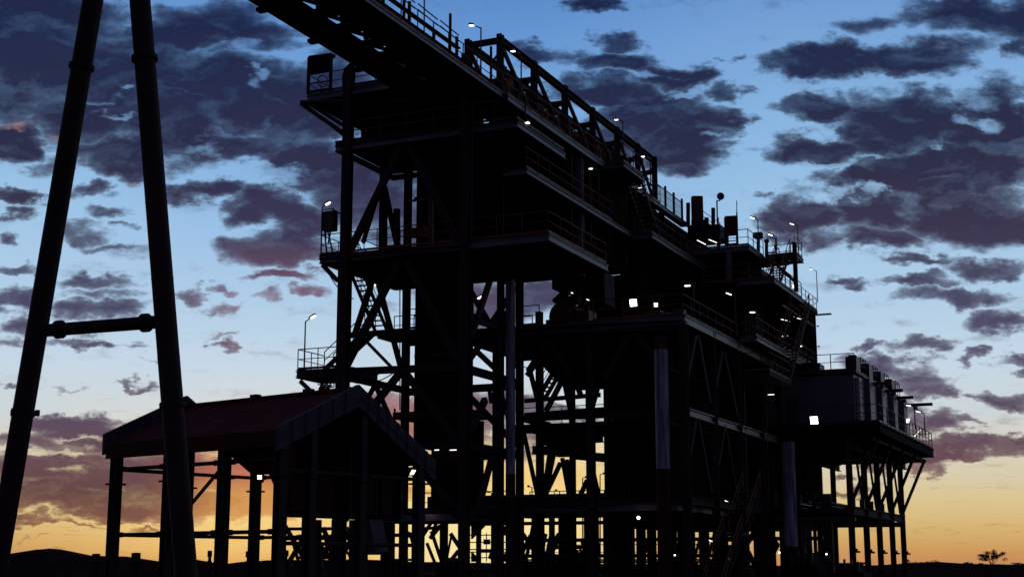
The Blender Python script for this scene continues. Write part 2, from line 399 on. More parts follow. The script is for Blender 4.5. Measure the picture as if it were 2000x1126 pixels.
# ------------------------------------------------------------------ lamps
def street_lamp(label, base, top, lens, group='pole lamps of the plant'):
    """pole from base to top, arm to a lit head at lens"""
    base, top, lens = V(base), V(top), V(lens)
    t = thing('pole_lamp', label, 'lamp', base, group)
    k = V((base.x, base.y, top.z))
    MB().tube(base, k, .045, 8, .035).build('pole', GREY, t)
    d = (lens - k); d.z = max(-.25, min(.45, d.z)); hd = d.normalized(); ln = max(d.length, .25)
    MB().tube(k - V((0, 0, .04)), k + hd * (ln * .55), .028, 6).build('arm', GREY, t)
    side = hd.cross(V((0, 0, 1))).normalized(); upv = side.cross(hd).normalized()
    c = k + hd * ln
    q = lambda a, b, z: c + hd * a * .85 + side * b * .85 + upv * z * .85
    top_ = [q(-.28, -.05, .0), q(-.28, .05, .0), q(.05, .11, .0), q(.22, .08, .0), q(.22, -.08, .0), q(.05, -.11, .0)]
    MB().prism(top_, upv * .09).build('lamp_head', GREY, t)
    le = [q(-.16, -.075, -.052), q(-.16, .075, -.052), q(.02, .1, -.052), q(.19, .075, -.052), q(.19, -.075, -.052), q(.02, -.1, -.052)]
    MB().prism(le, upv * .05).build('lens', LAMP, t)
    return t
def flood_light(label, p, face, size=.42, mt=None, group=None, name='flood_light'):
    p = V(p); f_ = V(face).normalized(); s = f_.cross(V((0, 0, 1))).normalized(); u_ = s.cross(f_).normalized()
    t = thing(name, label, 'floodlight', p - V((0, 0, size * .9)), group)
    h = size / 2
    MB().prism([p - f_ * .16 + s * a * h * .7 + u_ * b * h * .7 for a, b in ((-1, -1), (1, -1), (1, 1), (-1, 1))], f_ * .08).build('heat_sink', GREY, t)
    MB().prism([p - f_ * .078 + s * a * h + u_ * b * h for a, b in ((-1, -1), (1, -1), (1, 1), (-1, 1))], f_ * .076).build('housing', GREY, t)
    MB().prism([p + s * a * h * .88 + u_ * b * h * .88 for a, b in ((-1, -1), (1, -1), (1, 1), (-1, 1))], f_ * .02).build('lens', mt or FLOOD, t)
    mb = MB()
    for a in (-1, 1): mb.bar(p + s * a * (h + .03), p + s * a * (h + .03) - u_ * size * .8, .03, .05)
    mb.bar(p - s * (h + .03) - u_ * size * .8, p + s * (h + .03) - u_ * size * .8, .05, .03)
    mb.build('bracket', GREY, t)
    return t
def tube_light(label, p, d, ln=.7, r=.05, group='strip lights of the plant', mt=None):
    p = V(p); d = V(d).normalized()
    t = thing('strip_light', label, 'strip light', p, group)
    MB().bar(p - d * ln / 2 + V((0, 0, .05)), p + d * ln / 2 + V((0, 0, .05)), .12, .04).build('housing', GREY, t)
    MB().tube(p - d * ln / 2, p + d * ln / 2, r, 8).build('lens', mt or TUBE, t)
    return t

# ================================================================== GROUND
g = MB(); g.add([(-9000, -3000, 0), (9000, -3000, 0), (9000, 12000, 0), (-9000, 12000, 0)], [(0, 1, 2, 3)])
setting('ground', g, EARTH)
def ridge(name, prof, dist, back, jag=0.0):
    """long low hill: profile of (px, py) crest points at a distance, falling to the ground before and behind"""
    mb = MB(); rows = []
    for i, (px, py) in enumerate(prof):
        c = CAM + ray(px, py) * (dist / ray(px, py).y)
        z = max(.1, c.z)
        rows.append([V((c.x, dist - back * .6, -.3)), V((c.x, dist - back * .25, z * .7)), V((c.x, dist, z)), V((c.x * 1.02, dist + back * .4, z * .7)), V((c.x * 1.04, dist + back, -.3))])
    n = len(rows[0]); vs = [p for r_ in rows for p in r_]
    fs = [(i * n + j, (i + 1) * n + j, (i + 1) * n + j + 1, i * n + j + 1) for i in range(len(rows) - 1) for j in range(n - 1)]
    mb.add(vs, fs); return setting(name, mb, EARTH)
def wob(pts, step=14, amp=1.2):
    out = []
    for (x0, y0), (x1, y1) in zip(pts, pts[1:]):
        k = max(1, int(abs(x1 - x0) / step))
        for i in range(k):
            f_ = i / k; out.append((x0 + (x1 - x0) * f_, y0 + (y1 - y0) * f_ + random.uniform(-amp, amp) * (1 if i else .3)))
    return out + [pts[-1]]
ridge('hill', wob([(-60, 1096), (20, 1084), (45, 1078), (70, 1072), (95, 1070), (122, 1072), (140, 1078), (150, 1086), (165, 1095), (190, 1103)], 10, .5), 620, 160)
ridge('hill', wob([(120, 1101), (150, 1085), (190, 1084), (220, 1085), (250, 1086), (275, 1090), (300, 1100), (330, 1104)], 10, .6), 460, 120)
ridge('hill', wob([(310, 1103), (345, 1096), (380, 1091), (410, 1098), (440, 1100), (470, 1096), (520, 1093), (600, 1092), (700, 1091), (760, 1093), (820, 1096), (900, 1097), (1000, 1099), (1200, 1100), (1500, 1102), (1560, 1104)], 16, .7), 330, 90)
ridge('hill', wob([(1500, 1104), (1640, 1104), (1760, 1102), (1790, 1098), (1830, 1096), (1870, 1099), (1900, 1100), (1960, 1101), (2060, 1100), (2200, 1098)], 14, .6), 900, 220)

# ================================================================== TRESTLE
Tt = L(-27.4, -.7, 0)
tr = thing('trestle_frame', 'tall dark A shaped frame of two leaning pipe legs with a pipe tie', 'trestle', Tt)
TU = -27.4
def leg(p0, p1, flanges):
    a, b = Fr(*p0, TU), Fr(*p1, TU)
    a = a + (a - b) * ((a.z) / (b.z - a.z))
    o = MB().tube(a, b, .34, 24).build('leg', STEEL, tr, smooth_=False)
    for (fx, fy, rr) in flanges:
        c = Fr(fx, fy, TU); d = (b - a).normalized()
        c = a + d * (c - a).dot(d)
        MB().tube(c - d * .07, c - d * .004, rr, 24).tube(c + d * .004, c + d * .07, rr, 24).build('flange', STEEL, o)
    d = (b - a).normalized(); x_ = d.cross(V((0, 1, 0))).normalized(); y_ = x_.cross(d)
    for i in range(1, 9):
        c = a.lerp(b, i / 9 + .02); MB().tube(c, c + d * .03, .347, 24).build('weld_seam', STEEL, o)
    for (fx, fy, rr) in flanges:
        c = Fr(fx, fy, TU); c = a + d * (c - a).dot(d)
        for k in range(14):
            r_ = (x_ * math.cos(k * math.pi / 7) + y_ * math.sin(k * math.pi / 7)) * (rr - .035 if rr > .37 else rr + .0)
            MB().tube(c + r_ - d * .11, c + r_ + d * .11, .022, 6).build('bolt', STEEL, o)
    return o, a, b
lA, a0, a1 = leg((12, 1000), (229, -280), [(165, 131, .42), (49, 806, .36)])
lB, b0, b1 = leg((361, 1090), (262, -140), [(281, 115, .42), (341, 790, .40)])
for sgn in (-1, 1):
    c = Fr(49 + sgn * 24, 806, TU); MB().bar(c - Wd * .05, c + Wd * .05, .12, .2).build('lug', STEEL, tr)
ca, cb = Fr(88, 645, TU), Fr(312, 628, TU)
MB().tube(ca, cb, .21, 16).build('tie', STEEL, tr)
for px, py in ((116, 643), (284, 630)):
    c = Fr(px, py, TU); d = (cb - ca).normalized()
    MB().tube(c - d * .09, c - d * .004, .3, 16).tube(c + d * .004, c + d * .09, .3, 16).build('flange', STEEL, tr)

# ================================================================== INCOMING CONVEYOR
cv = thing('conveyor_gallery', 'dark overhead conveyor gallery crossing from the top edge down to the tower head', 'conveyor', L(-20, -.7, 23.2))
u0, u1 = -42.0, -1.2
ZC = 23.5                                             # underside
MB().ibeam(L(u0, .25, ZC + .1), L(u1, .25, ZC + .1), .15, .2).build('chord', STEEL, cv)
for w in (1.85, -.75):
    MB().ibeam(L(u0, w, ZC + .28), L(u1, w, ZC + .28), .2, .5).build('chord', STEEL, cv)
MB().ibeam(L(u0, -1.25, 24.75), L(u1, -1.25, 24.75), .16, .25).build('chord', STEEL, cv)
MB().ibeam(L(u0, 1.85, 24.5), L(u1, 1.85, 24.5), .06, .08).build('guard_rail', STEEL, cv)
MB().prism([L(u0, 1.75, ZC + .12), L(u0, .36, ZC + .12), L(u0, .36, ZC + .16), L(u0, 1.75, ZC + .16)], U * (u1 - u0)).build('floor_plate', STEEL, cv)
MB().prism([L(u0, -.86, ZC + .08), L(u0, -1.45, ZC + .08), L(u0, -1.45, ZC + .12), L(u0, -.86, ZC + .12)], U * (u1 - u0)).build('floor_plate', STEEL, cv)
rr = random.Random(21)
k = 0; u = u0 + .4
while u < u1 - .5:
    MB().ibeam(L(u, 1.75, ZC + .3), L(u, -1.15, ZC + .3), .16, .32).build('cross_beam', STEEL, cv)
    if k % 2: MB().bar(L(u, 1.7, ZC - .02), L(u, 2.1, ZC - .02), .35, .16).build('bracket', STEEL, cv)
    MB().bar(L(u, 1.85, ZC + .55), L(u, 1.85, 24.46), .07).build('post', STEEL, cv)
    for w in (-1.25,):
        MB().bar(L(u, w, ZC + .55), L(u, w, 24.62), .12).build('post', STEEL, cv)
        MB().bar(L(u + .05, w, ZC + .56), L(u + 1.85, w, 24.6) if k % 2 else L(u + 1.85, w, ZC + .58), .1).build('lacing', STEEL, cv)
    for (wa, wb) in ((.15, -.65), (-.65, .15)):
        MB().bar(L(u + .1, wa, ZC + .1 + .13 * (wa > 0)), L(u + 1.9, wb, ZC + .1 + .13 * (wa > 0)), .14).build('lacing', STEEL, cv)
    for j in range(2):
        q = u + .6 + j * .9
        MB().tube(L(q, .2, 23.85), L(q, -.7, 23.85), .07, 8).build('idler', GREY, cv)
    if rr.random() < .25:
        q = u + rr.uniform(.3, 1.4); MB().prism([L(q, .2, 23.7), L(q + .5, .2, 23.7), L(q + .5, -.1 - .3 * rr.random(), 23.7), L(q, -.2, 23.7)], (0, 0, .03)).build('spill_tray', STEEL, cv)
    u += 2.0; k += 1
MB().prism([L(u0, -.15, 24.2), L(u0, -.4, 24.05), L(u0, -.85, 24.05), L(u0, -1.15, 24.2), L(u0, -1.15, 24.24), L(u0, -.85, 24.09), L(u0, -.4, 24.09), L(u0, -.15, 24.24)], U * (u1 - u0)).build('belt', RUBBER, cv)
slab(cv, (u0, u1), (-2.6, -1.4), 23.6, .06, STEEL, 'walkway')
MB().ibeam(L(u0, -2.6, 23.5), L(u1, -2.6, 23.5), .1, .22).build('edge_beam', EDGE, cv)
handrail(cv, [L(u0, -2.6, 23.6), L(u1, -2.6, 23.6)], mt=RAIL)
mb = MB().prism([L(u0, -1.35, 23.62), L(u0, -1.35, 24.4), L(u0, -1.3, 24.4), L(u0, -1.3, 23.62)], U * (u1 - u0)); mb.build('side_sheet', RUST, cv)
MB().bar(L(u0, -1.6, 25.0), L(u1 - 3, -1.6, 25.0), .25, .06).build('cable_tray', RUST, cv)
for i in range(9):
    uu = u1 - 3.2 - i * 2.4
    MB().bar(L(uu, -1.6, 23.6), L(uu, -1.6, 25.5 if i % 2 == 0 else 25.0), .12).build('tray_post', RUST, cv)
p = c2(1555, 90)
rr = random.Random(8)
for i in range(16):
    uu = u1 - .6 - i * 1.5
    h = rr.uniform(.5, 1.15)
    MB().prism([L(uu, -1.75, 23.62), L(uu - rr.uniform(.3, .9), -1.75, 23.62), L(uu - .5, -1.75, 23.62 + h), L(uu, -1.75, 23.62 + h)], Wd * rr.uniform(.1, .3)).build('guard', RUST, cv)
    if i % 3 == 0: MB().bar(L(uu, -2.2, 23.6), L(uu, -2.2, 25.4 + .5 * rr.random()), .1).build('tray_post', RUST, cv)
for i in range(4):
    uu = u1 - 4.2 - i * 2.2
    MB().tube(L(uu, -2.2, 25.15), L(uu - 1.9, -2.2, 25.2), .03).tube(L(uu, -2.2, 24.9), L(uu - 1.9, -2.2, 24.95), .03).build('conduit', RUST, cv)
q = uw(S(*c2(1555, 190), -2.0)); MB().tube(L(q[0], -2.0, 23.6), S(*c2(1555, -40), -2.0), .035).build('mast', GREY, cv)

# ================================================================== TRANSFER TOWER
tw = thing('steel_tower', 'tall open braced steel tower with three decks and a dark chute shaft inside', 'tower', L(0, 0, 0))
WB = 6.96
column(tw, 0, 0, 0, 26.2, .45)
column(tw, 0, WB, 0, 17.2, .55); column(tw, 0, WB, 17.2, 26.4, .46)
column(tw, 6.72, WB, 0, 22.7, .36); column(tw, 6.64, 0, 0, 22.6, .34)
column(tw, 4.18, 0, 0, 17.0, .3); column(tw, 3.8, WB, 17.2, 22.7, .28)
column(tw, 13.4, 1.73, 0, 16, .36); column(tw, 13.4, -.3, 0, 16, .3)
deck(tw, (0, 6.3), (-2.83, 7.7), 22.8, .3, n=8)
deck(tw, (0, 8.2), (-4.5, 8.5), 17.25, .34, n=10)
deck(tw, (0, 2.6), (6.4, 9.73), 11.55, .34, n=4)
deck(tw, (0, 6.7), (0, 9.55), 25.5, .3, n=7)
# front beams
beam(tw, Fr(655, 282, -.02), Fr(906, 246, -.02), .3, .2); beam(tw, Fr(624, 502, -.02), Fr(906, 484, -.02), .3, .2)
beam(tw, Fr(580, 729, -.02), Fr(906, 716, -.02), .36, .25); beam(tw, L(0, WB, 7.5), L(0, 0, 7.5), .36, .25)
for z, w in ((7.4, 0), (11.1, 0), (11.1, WB), (13.7, 0), (7.4, WB)):
    beam(tw, L(.2, w, z), L(6.6, w, z), .4 if w == 0 else .35)
for z in (7.4, 11.0, 13.7): beam(tw, L(6.7, WB, z), L(6.7, 0, z), .4)
# front chevrons
def fb(c, a, b, u=.12, w=.34): brace(tw, Fr(*c(*a), u), Fr(*c(*b), u), w)
fb(c4, (830, 110), (470, 850)); fb(c4, (905, 100), (1250, 800))
fb(c4, (820, 950), (440, 1700)); fb(c4, (885, 950), (1290, 1740))
fb(c7, (830, 705), (400, 1240)); fb(c7, (870, 705), (1290, 1260))
fb(c12, (870, 380), (560, 800)); fb(c12, (900, 380), (1230, 800))
# chevrons of the far side
def sb(c, a, b, w=0.05, t=.28): brace(tw, S(*c(*a), w), S(*c(*b), w), t)
sb(c4, (715, 390), (815, 850), WB); sb(c4, (690, 380), (560, 800), WB, .01 + .2)
sb(c7, (670, 40), (835, 660), WB); sb(c7, (630, 20), (500, 420), WB)
sb(c7, (650, 790), (570, 930), WB, .22); sb(c7, (650, 790), (790, 1110), WB, .24)
# side chevrons A-A2
sb(c8, (290, 100), (150, 520), 0); sb(c8, (140, 170), (320, 480), WB * .6, .3); sb(c8, (480, 150), (280, 445), WB * .6, .3); sb(c8, (395, 330), (480, 740), 0)
sb(c8, (215, 575), (125, 700), 0, .26); sb(c8, (180, 610), (360, 780), WB * .6, .26)
sb(c13, (350, 0), (245, 220), 0, .32); sb(c13, (250, -20), (550, 290), WB * .6, .3); sb(c13, (440, -60), (545, 250), 0, .26)
sb(c13, (395, 355), (300, 720), 0, .3); sb(c13, (405, 360), (460, 640), 0, .26); sb(c13, (235, 440), (340, 690), WB * .6, .28)
sb(c8, (280, 870), (300, 1000), 0, .2)
# handrails
handrail(tw, [L(0, WB - .3, 22.8), L(0, .3, 22.8)]); handrail(tw, [L(0, -.3, 22.8), L(0, -2.8, 22.8), L(6.3, -2.8, 22.8)])
handrail(tw, [L(0, WB - .3, 17.25), L(0, .4, 17.25)]); handrail(tw, [L(0, -.3, 17.25), L(0, -4.46, 17.25), L(8.1, -4.46, 17.25)])
handrail(tw, [L(0, WB + .3, 17.25), L(0, 8.45, 17.25), L(3.5, 8.45, 17.25)], mt=GREY)
handrail(tw, [L(0, WB + .3, 11.55), L(0, 9.68, 11.55), L(2.6, 9.68, 11.55)], mt=GREY)
handrail(tw, [L(6.2, 7.0, 17.25), L(3.6, 7.0, 17.25), L(.4, 7.05, 17.25)], mt=GREY)
handrail(tw, [L(0, WB + .3, 25.5), L(0, 9.5, 25.5), L(2.5, 9.5, 25.5)], mt=GREY)
handrail(tw, [L(0, WB - .2, 25.5), L(0, 4, 25.5)], mt=GREY)
# corner brackets of the overhanging decks
for (c, a, b, w_) in ((c2, (600, 800), (915, 1050), .16), (c2, (640, 800), (915, 975), .2), (c4, (262, 965), (372, 1080), .22), (c7, (100, 765), (225, 885), .2)):
    brace(tw, Fr(*c(*a), .3), Fr(*c(*b), .3), w_)
MB().tube(Fr(588, 199, -.1), Fr(670, 197, -.1), .1, 10).build('pipe', GREY, tw)
MB().tube(Fr(588, 203, .4), Fr(668, 258, .4), .12, 10).build('pipe', GREY, tw)
# head frame, chute and shaft
fbox(683, 909, 146, 160, .3, .35).build('head_beam', STEEL, tw)
fbox(683, 760, 126, 133, 1.2, .3).build('head_beam', STEEL, tw)
fbox(766, 905, 128, 192, .8, 4.5).build('head_chute', RUST, tw)
fbox(700, 770, 168, 176, 3.4, .3).build('head_beam', STEEL, tw)
fbox(720, 772, 100, 140, 2.2, 2).build('drive_guard', STEEL, tw)
MB().tube(Fr(850, 120, .4), Fr(850, 120, 3.2), .5, 20).build('head_pulley', GREY, tw)
sheeting((.2, 7.6), 2.4, (22.81, 25.15), .5, along='w').build('wall_sheet', CLAD, tw)
sheeting((3.1, 6.2), .15, (22.85, 25.1), .5).build('wall_sheet', CLAD, tw)
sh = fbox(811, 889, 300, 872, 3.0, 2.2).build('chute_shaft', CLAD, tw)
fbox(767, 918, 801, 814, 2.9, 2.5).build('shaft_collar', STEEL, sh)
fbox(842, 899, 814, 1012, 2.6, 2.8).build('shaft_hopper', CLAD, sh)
for py in (380, 450, 530, 610, 690, 770): fbox(809, 891, py, py + 5, 2.95, .04).build('stiffener', STEEL, sh)
for px, py in ((771, 797), (915, 797)): MB().tube(Fr(px, py, 3), Fr(px, py + 30, 3), .06).build('hanger', GREY, sh)
pts = [Fr(*c2(x, y), .1) for x, y in ((935, 720), (935, 610), (942, 570), (960, 535), (985, 510), (1020, 490), (1060, 480))]
MB().path(pts, .16, 10).build('pipe', STEEL, tw)
MB().path([Fr(781, 560, 5), Fr(781, 800, 5)], .035).build('pipe', GREY, tw)
MB().path([Fr(897, 500, 2), Fr(897, 720, 2)], .05).build('pipe', GREY, tw)
MB().path([Fr(923, 165, -.2), Fr(921, 470, -.2)], .05).build('pipe', GREY, tw)
MB().path([S(984, 360, -1.5), S(982, 470, -1.5)], .04).build('pipe', GREY, tw)
# stairs between the tower decks
stair(tw, L(3.95, 7.35, 13.95), L(.7, 7.35, 17.0), Wd * -.72)
MB().prism([L(3.9, 7.2, 13.55), L(3.9, 4.6, 13.55), L(5.7, 4.6, 13.55), L(5.7, 7.2, 13.55)], (0, 0, .38)).build('landing', STEEL, tw)
brace(tw, Fr(*c7(590, 480), 1.2), Fr(*c7(770, 665), 1.2), .15)
handrail(tw, [L(3.95, 5.6, 13.93), L(3.95, 4.65, 13.93), L(5.6, 4.65, 13.93), L(5.6, 7.1, 13.93)], mt=GREY)
stair(tw, Fr(633, 722, .8), Fr(712, 648, .8), U * .9)
beam(tw, Fr(*c7(450, 430), .9), Fr(*c7(845, 400), .9), .3, .15)
# cable bundle under the low platform
mb = MB(); rr = random.Random(3)
for i in range(16):
    q = [Fr(635 + rr.gauss(0, 8), 760 + rr.gauss(0, 9), 1.0 + rr.random()) for _ in range(4)]
    mb.path(q, .035, 5)
mb.build('cable_bundle', RUBBER, tw)
def cable(par, a, b, sag, r=.03):
    a, b = V(a), V(b); pts = [a.lerp(b, i / 10) - V((0, 0, sag * 4 * (i / 10) * (1 - i / 10))) for i in range(11)]
    MB().path(pts, r, 5).build('cable', RUBBER, par)
for a, b, sg_ in ((L(.1, WB, 25), L(.1, 3, 25.1), .5), (L(.2, 6.5, 22.5), L(.2, 3.5, 22.3), .5), (L(.1, 0, 17), L(.3, -4, 17), .45), (L(.3, 8.4, 16.8), L(.3, 6.6, 15), .35), (L(0, WB, 11), L(0, 4, 11.1), .4), (L(.2, .2, 13.5), L(5.5, .2, 13.4), .6), (L(6.7, 1, 13.4), L(13, 1.6, 13), .7), (L(7, -4, 13.6), L(7, -8.6, 13.6), .5), (L(8, -9.1, 13.4), L(16, -9.1, 13.5), .7)):
    cable(tw, a, b, sg_)
# wire guards on the middle deck
def wire_guard(par, a, b, h, mt=GREY, n=10, mrows=6):
    mb = MB(); a, b = V(a), V(b); upv = V((0, 0, h))
    for i in range(n + 1):
        p_ = a.lerp(b, i / n); mb.bar(p_, p_ + upv, .05 if i in (0, n) else .014)
    for j in range(mrows + 1): mb.bar(a + upv * j / mrows, b + upv * j / mrows, .05 if j in (0, mrows) else .014)
    return mb.build('wire_guard', mt, par)
wire_guard(tw, L(5.2, 6.6, 17.3), L(5.2, 4.4, 17.3), 2.2); wire_guard(tw, L(6.2, -.4, 17.3), L(6.2, -2.0, 17.3), 1.4)
MB().bar(Fr(842, 386, .6), Fr(842, 478, .6), .22).bar(Fr(795, 393, .6), Fr(840, 388, .6), .1).build('gate_frame', MACH, tw)
fbox(800, 812, 445, 462, .9, .4).build('junction_box', MACH, tw); fbox(816, 829, 440, 462, .9, .4).build('junction_box', MACH, tw)
for px, py0, py1, wd in ((752, 392, 480, .2), (775, 408, 470, .28)): MB().bar(Fr(px, py0, 3.5), Fr(px, py1, 3.5), wd).build('post', STEEL, tw)
fbox(742, 782, 478, 488, 2.5, 1.2).build('plinth', STEEL, tw)

# ------------------------------------------------------------------ inner floors, bins and chutes seen behind the tower
binm = thing('ore_bin', 'huge black ore bin block filling the upper middle behind the tower decks', 'bin', L(9, 0, 15))
def tapered(us, ws, z0, zt, us2, ws2, z2):
    mb = MB()
    top = [L(us[0], ws[0], zt), L(us[0], ws[1], zt), L(us[1], ws[1], zt), L(us[1], ws[0], zt)]
    mid = [L(us[0], ws[0], z0), L(us[0], ws[1], z0), L(us[1], ws[1], z0), L(us[1], ws[0], z0)]
    bot = [L(us2[0], ws2[0], z2), L(us2[0], ws2[1], z2), L(us2[1], ws2[1], z2), L(us2[1], ws2[0], z2)]
    fs = [(0, 1, 2, 3), (11, 10, 9, 8)] + [(i, i + 4, (i + 1) % 4 + 4, (i + 1) % 4) for i in range(4)] + [(i + 4, i + 8, (i + 1) % 4 + 8, (i + 1) % 4 + 4) for i in range(4)]
    return mb.add(top + mid + bot, fs)
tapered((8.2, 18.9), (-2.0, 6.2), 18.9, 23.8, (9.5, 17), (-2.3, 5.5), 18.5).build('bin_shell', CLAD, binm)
for u in (8.14, 11, 14, 17): MB().bar(L(u, -2.46, 19), L(u, -2.46, 23.1), .1, .12).build('stiffener', STEEL, binm)
for z in (19.5, 21.5): MB().bar(L(8.13, -2.4, z), L(8.13, 6.2, z), .1, .14).build('stiffener', STEEL, binm)

# ================================================================== HEAD TRUSS OVER THE PLANT
tg = thing('truss_bridge', 'dark box truss of posts and diagonals running along the roof line under three pole lamps', 'truss', L(0, -2, 23.6))
posts = [uw(S(px, py, -2.0))[0] for px, py in ((977, 75), (1043, 128), (1103, 176), (1157, 220), (1205, 258), (1245, 290), (1278, 318))]
ZT = 26.5
for w in (-2.0, -.2):
    MB().ibeam(L(posts[0] - .15, w, ZT), L(posts[-1] + .15, w, ZT), .3, .34).build('chord', STEEL, tg)
    MB().ibeam(L(posts[0] - .15, w, 23.75), L(posts[-1] + .15, w, 23.75), .3, .34).build('chord', STEEL, tg)
    for i, u in enumerate(posts):
        MB().ibeam(L(u, w, 23.6), L(u, w, ZT + .28), .3, .3, U).build('post', STEEL, tg)
        if i < 6:
            MB().bar(L(u + .15, w, ZT - .2), L(posts[i + 1] - .2, w, 23.95), .16, .2).build('diagonal', STEEL, tg)
        if i and w < -1: MB().bar(L(u, w, 24.9), L(u, w + .9, 25.75), .1, .12).build('knee_brace', STEEL, tg)
for u in posts:
    MB().ibeam(L(u, -1.85, ZT - .02 if u == posts[0] else 25.9), L(u, -.35, ZT - .02 if u == posts[0] else 25.9), .24, .28).build('cross_beam', STEEL, tg)
    MB().bar(L(u + .6, -1.9, ZT - .12), L(u + 2.6, -.3, ZT - .12), .1).build('lacing', STEEL, tg)
# belt machinery inside the truss
MB().prism([L(.3, -1.7, 24.2), L(.3, -.5, 24.2), L(.3, -.5, 24.75), L(.3, -1.7, 24.75)], U * 21).build('belt_frame', RUST, tg)
for i in range(13):
    u = .4 + i * 1.65
    MB().prism([L(u, -1.8, 24.0), L(u + 1.5, -1.8, 24.0), L(u + 1.5, -1.8, 24.75 + .12 * (i % 3)), L(u, -1.8, 24.75 + .12 * (i % 3))], Wd * .04).build('guard_sheet', RUST, tg)
    MB().bar(L(u + .75, -1.86, 23.7), L(u + .75, -1.86, 25.25), .07).build('rail_post', RAIL, tg)
for z in (24.95, 25.25): MB().bar(L(.3, -1.86, z), L(22, -1.86, z), .045).build('rail', RAIL, tg)
rr = random.Random(5)
for i in range(30):
    u = 1 + i * .7
    MB().prism([L(u, -1.75, 24.75), L(u + .35, -1.75, 24.75), L(u + .3, -1.7, 24.9 + rr.random() * .45), L(u + .05, -1.7, 24.9 + rr.random() * .45)], Wd * .9).build('idler_guard', MACH, tg)
for i in range(7):
    u = 2.2 + i * 2.9 + rr.random() * .5
    MB().tube(L(u, -1.1, 24.7), L(u, -1.1, 25.5), .1, 8).ball(L(u, -1.1, 25.5), .13, 8).build('rope_switch', GREY, tg)

wk = thing('upper_walkway', 'narrow railed walkway along the outside of the roof truss, ending in a platform', 'walkway', L(-4, -2.6, 23.6))
slab(wk, (-1.15, 12.4), (-2.8, -2.2), 23.6, .06)
MB().ibeam(L(-1.15, -2.82, 23.42), L(12.4, -2.82, 23.42), .1, .3).build('edge_beam', EDGE, wk)
MB().ibeam(L(-1.15, -2.3, 23.42), L(12.4, -2.3, 23.42), .1, .3).build('edge_beam', EDGE, wk)
handrail(wk, [L(-1.15, -2.78, 23.6), L(12.4, -2.78, 23.6)])
deck(wk, (12.45, 16), (-4.0, -2.2), 23.55, .22, n=4)
handrail(wk, [L(12.5, -2.8, 23.6), L(12.5, -3.95, 23.6), L(16, -3.95, 23.6)])
slab(wk, (16.02, 29), (-2.9, -2.2), 23.5, .06); MB().ibeam(L(16.02, -2.92, 23.35), L(29, -2.92, 23.35), .1, .26).build('edge_beam', EDGE, wk)
handrail(wk, [L(16.2, -2.9, 23.5), L(22.4, -2.9, 23.5)])
for i, u in enumerate((22.6, 24.4, 26.2, 28)):
    MB().bar(L(u, -2.6, 23.5), L(u, -2.6, 25.05), .12, .16).build('screen_post', STEEL, wk)
for a, b in ((22.6, 24.4), (24.4, 26.2), (26.2, 28)): wire_guard(wk, L(a + .1, -2.6, 23.55), L(b - .1, -2.6, 23.55), 1.35, n=14, mrows=3)

# walkway one storey below, stair between
lw = thing('side_walkway', 'long railed side walkway below the roof truss, stepping outward half way', 'walkway', L(1, -3, 20.7))
deck(lw, (1, 17), (-2.9, -1.6), 20.75, .24, joists='v', n=9)
handrail(lw, [L(1, -2.86, 20.75), L(13.5, -2.86, 20.75)])
deck(lw, (17.02, 34.4), (-4.1, -2.4), 20.7, .26, joists='v', n=12)
handrail(lw, [L(17.1, -2.9, 20.7), L(17.1, -4.05, 20.7), L(34.4, -4.05, 20.7)])
stair(lw, L(19.4, -3.0, 20.72), L(15.4, -3.0, 23.55), Wd * -.9)
for u in (9.5, 24):
    MB().ibeam(L(u, -2.45, 17), L(u, -2.45, 23.4), .3, .3, U).build('column', EDGE if u < 10 else STEEL, lw)
for u in (18, 21, 24, 27, 30):
    MB().bar(L(u, -4.0, 20.3), L(u, -2.5, 19.2), .12).build('bracket', STEEL, lw)

# ================================================================== SCREEN HALL (dark sheeted upper building)
ha = thing('screen_hall', 'long black sheeted hall behind the side walkways under the roof truss', 'building', L(19, -2.3, 14))
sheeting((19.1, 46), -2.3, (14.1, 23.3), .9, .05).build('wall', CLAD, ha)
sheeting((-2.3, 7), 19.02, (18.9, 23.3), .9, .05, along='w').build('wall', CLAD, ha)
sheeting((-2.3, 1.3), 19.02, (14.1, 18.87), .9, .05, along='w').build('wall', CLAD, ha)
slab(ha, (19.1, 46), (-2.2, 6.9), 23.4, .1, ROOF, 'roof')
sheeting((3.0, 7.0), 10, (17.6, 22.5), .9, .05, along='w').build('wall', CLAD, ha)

# ================================================================== LOWER PLANT BLOCK
UL, WL = 6.75, -9.1
lo = thing('lower_frame', 'broad lower steel frame of bays and braces behind the pale pillars', 'steel frame', L(UL, WL, 0))
for w in (WL, -3.98): column(lo, UL, w, 0, 13.8, .4)
for u in (11.9, 16.9, 21.9, 26.5): column(lo, u, WL, 0, 14, .36)
for u in (16.9, 21.9, 26.5): column(lo, u, -2, 0, 14, .36)
for u in (13.4, 20): column(lo, u, 4.5, 0, 14, .36)
deck(lo, (UL - .2, 30), (WL - .15, 0.2), 14.15, .42, n=12)
slab(lo, (8.5, 18), (.3, 5), 14.1, .12)
beam(lo, Fr(917, 651, 6.5), Fr(1331, 633, 6.5), .45, .25)
deck(lo, (17.3, 32.3), (WL - 1.1, WL - .16), 14.5, .24, joists='v', n=8)
handrail(lo, [L(UL, -4.2, 14.15), L(UL, WL, 14.15), L(17.3, WL, 14.15), L(17.3, WL - 1.05, 14.5), L(32.3, WL - 1.05, 14.5)])
handrail(lo, [L(UL, .2, 14.15), L(UL, -1.1, 14.15)], mt=GREY); handrail(lo, [L(UL + 3, 6, 14.15), L(UL + 3, .6, 14.15)], mt=GREY)
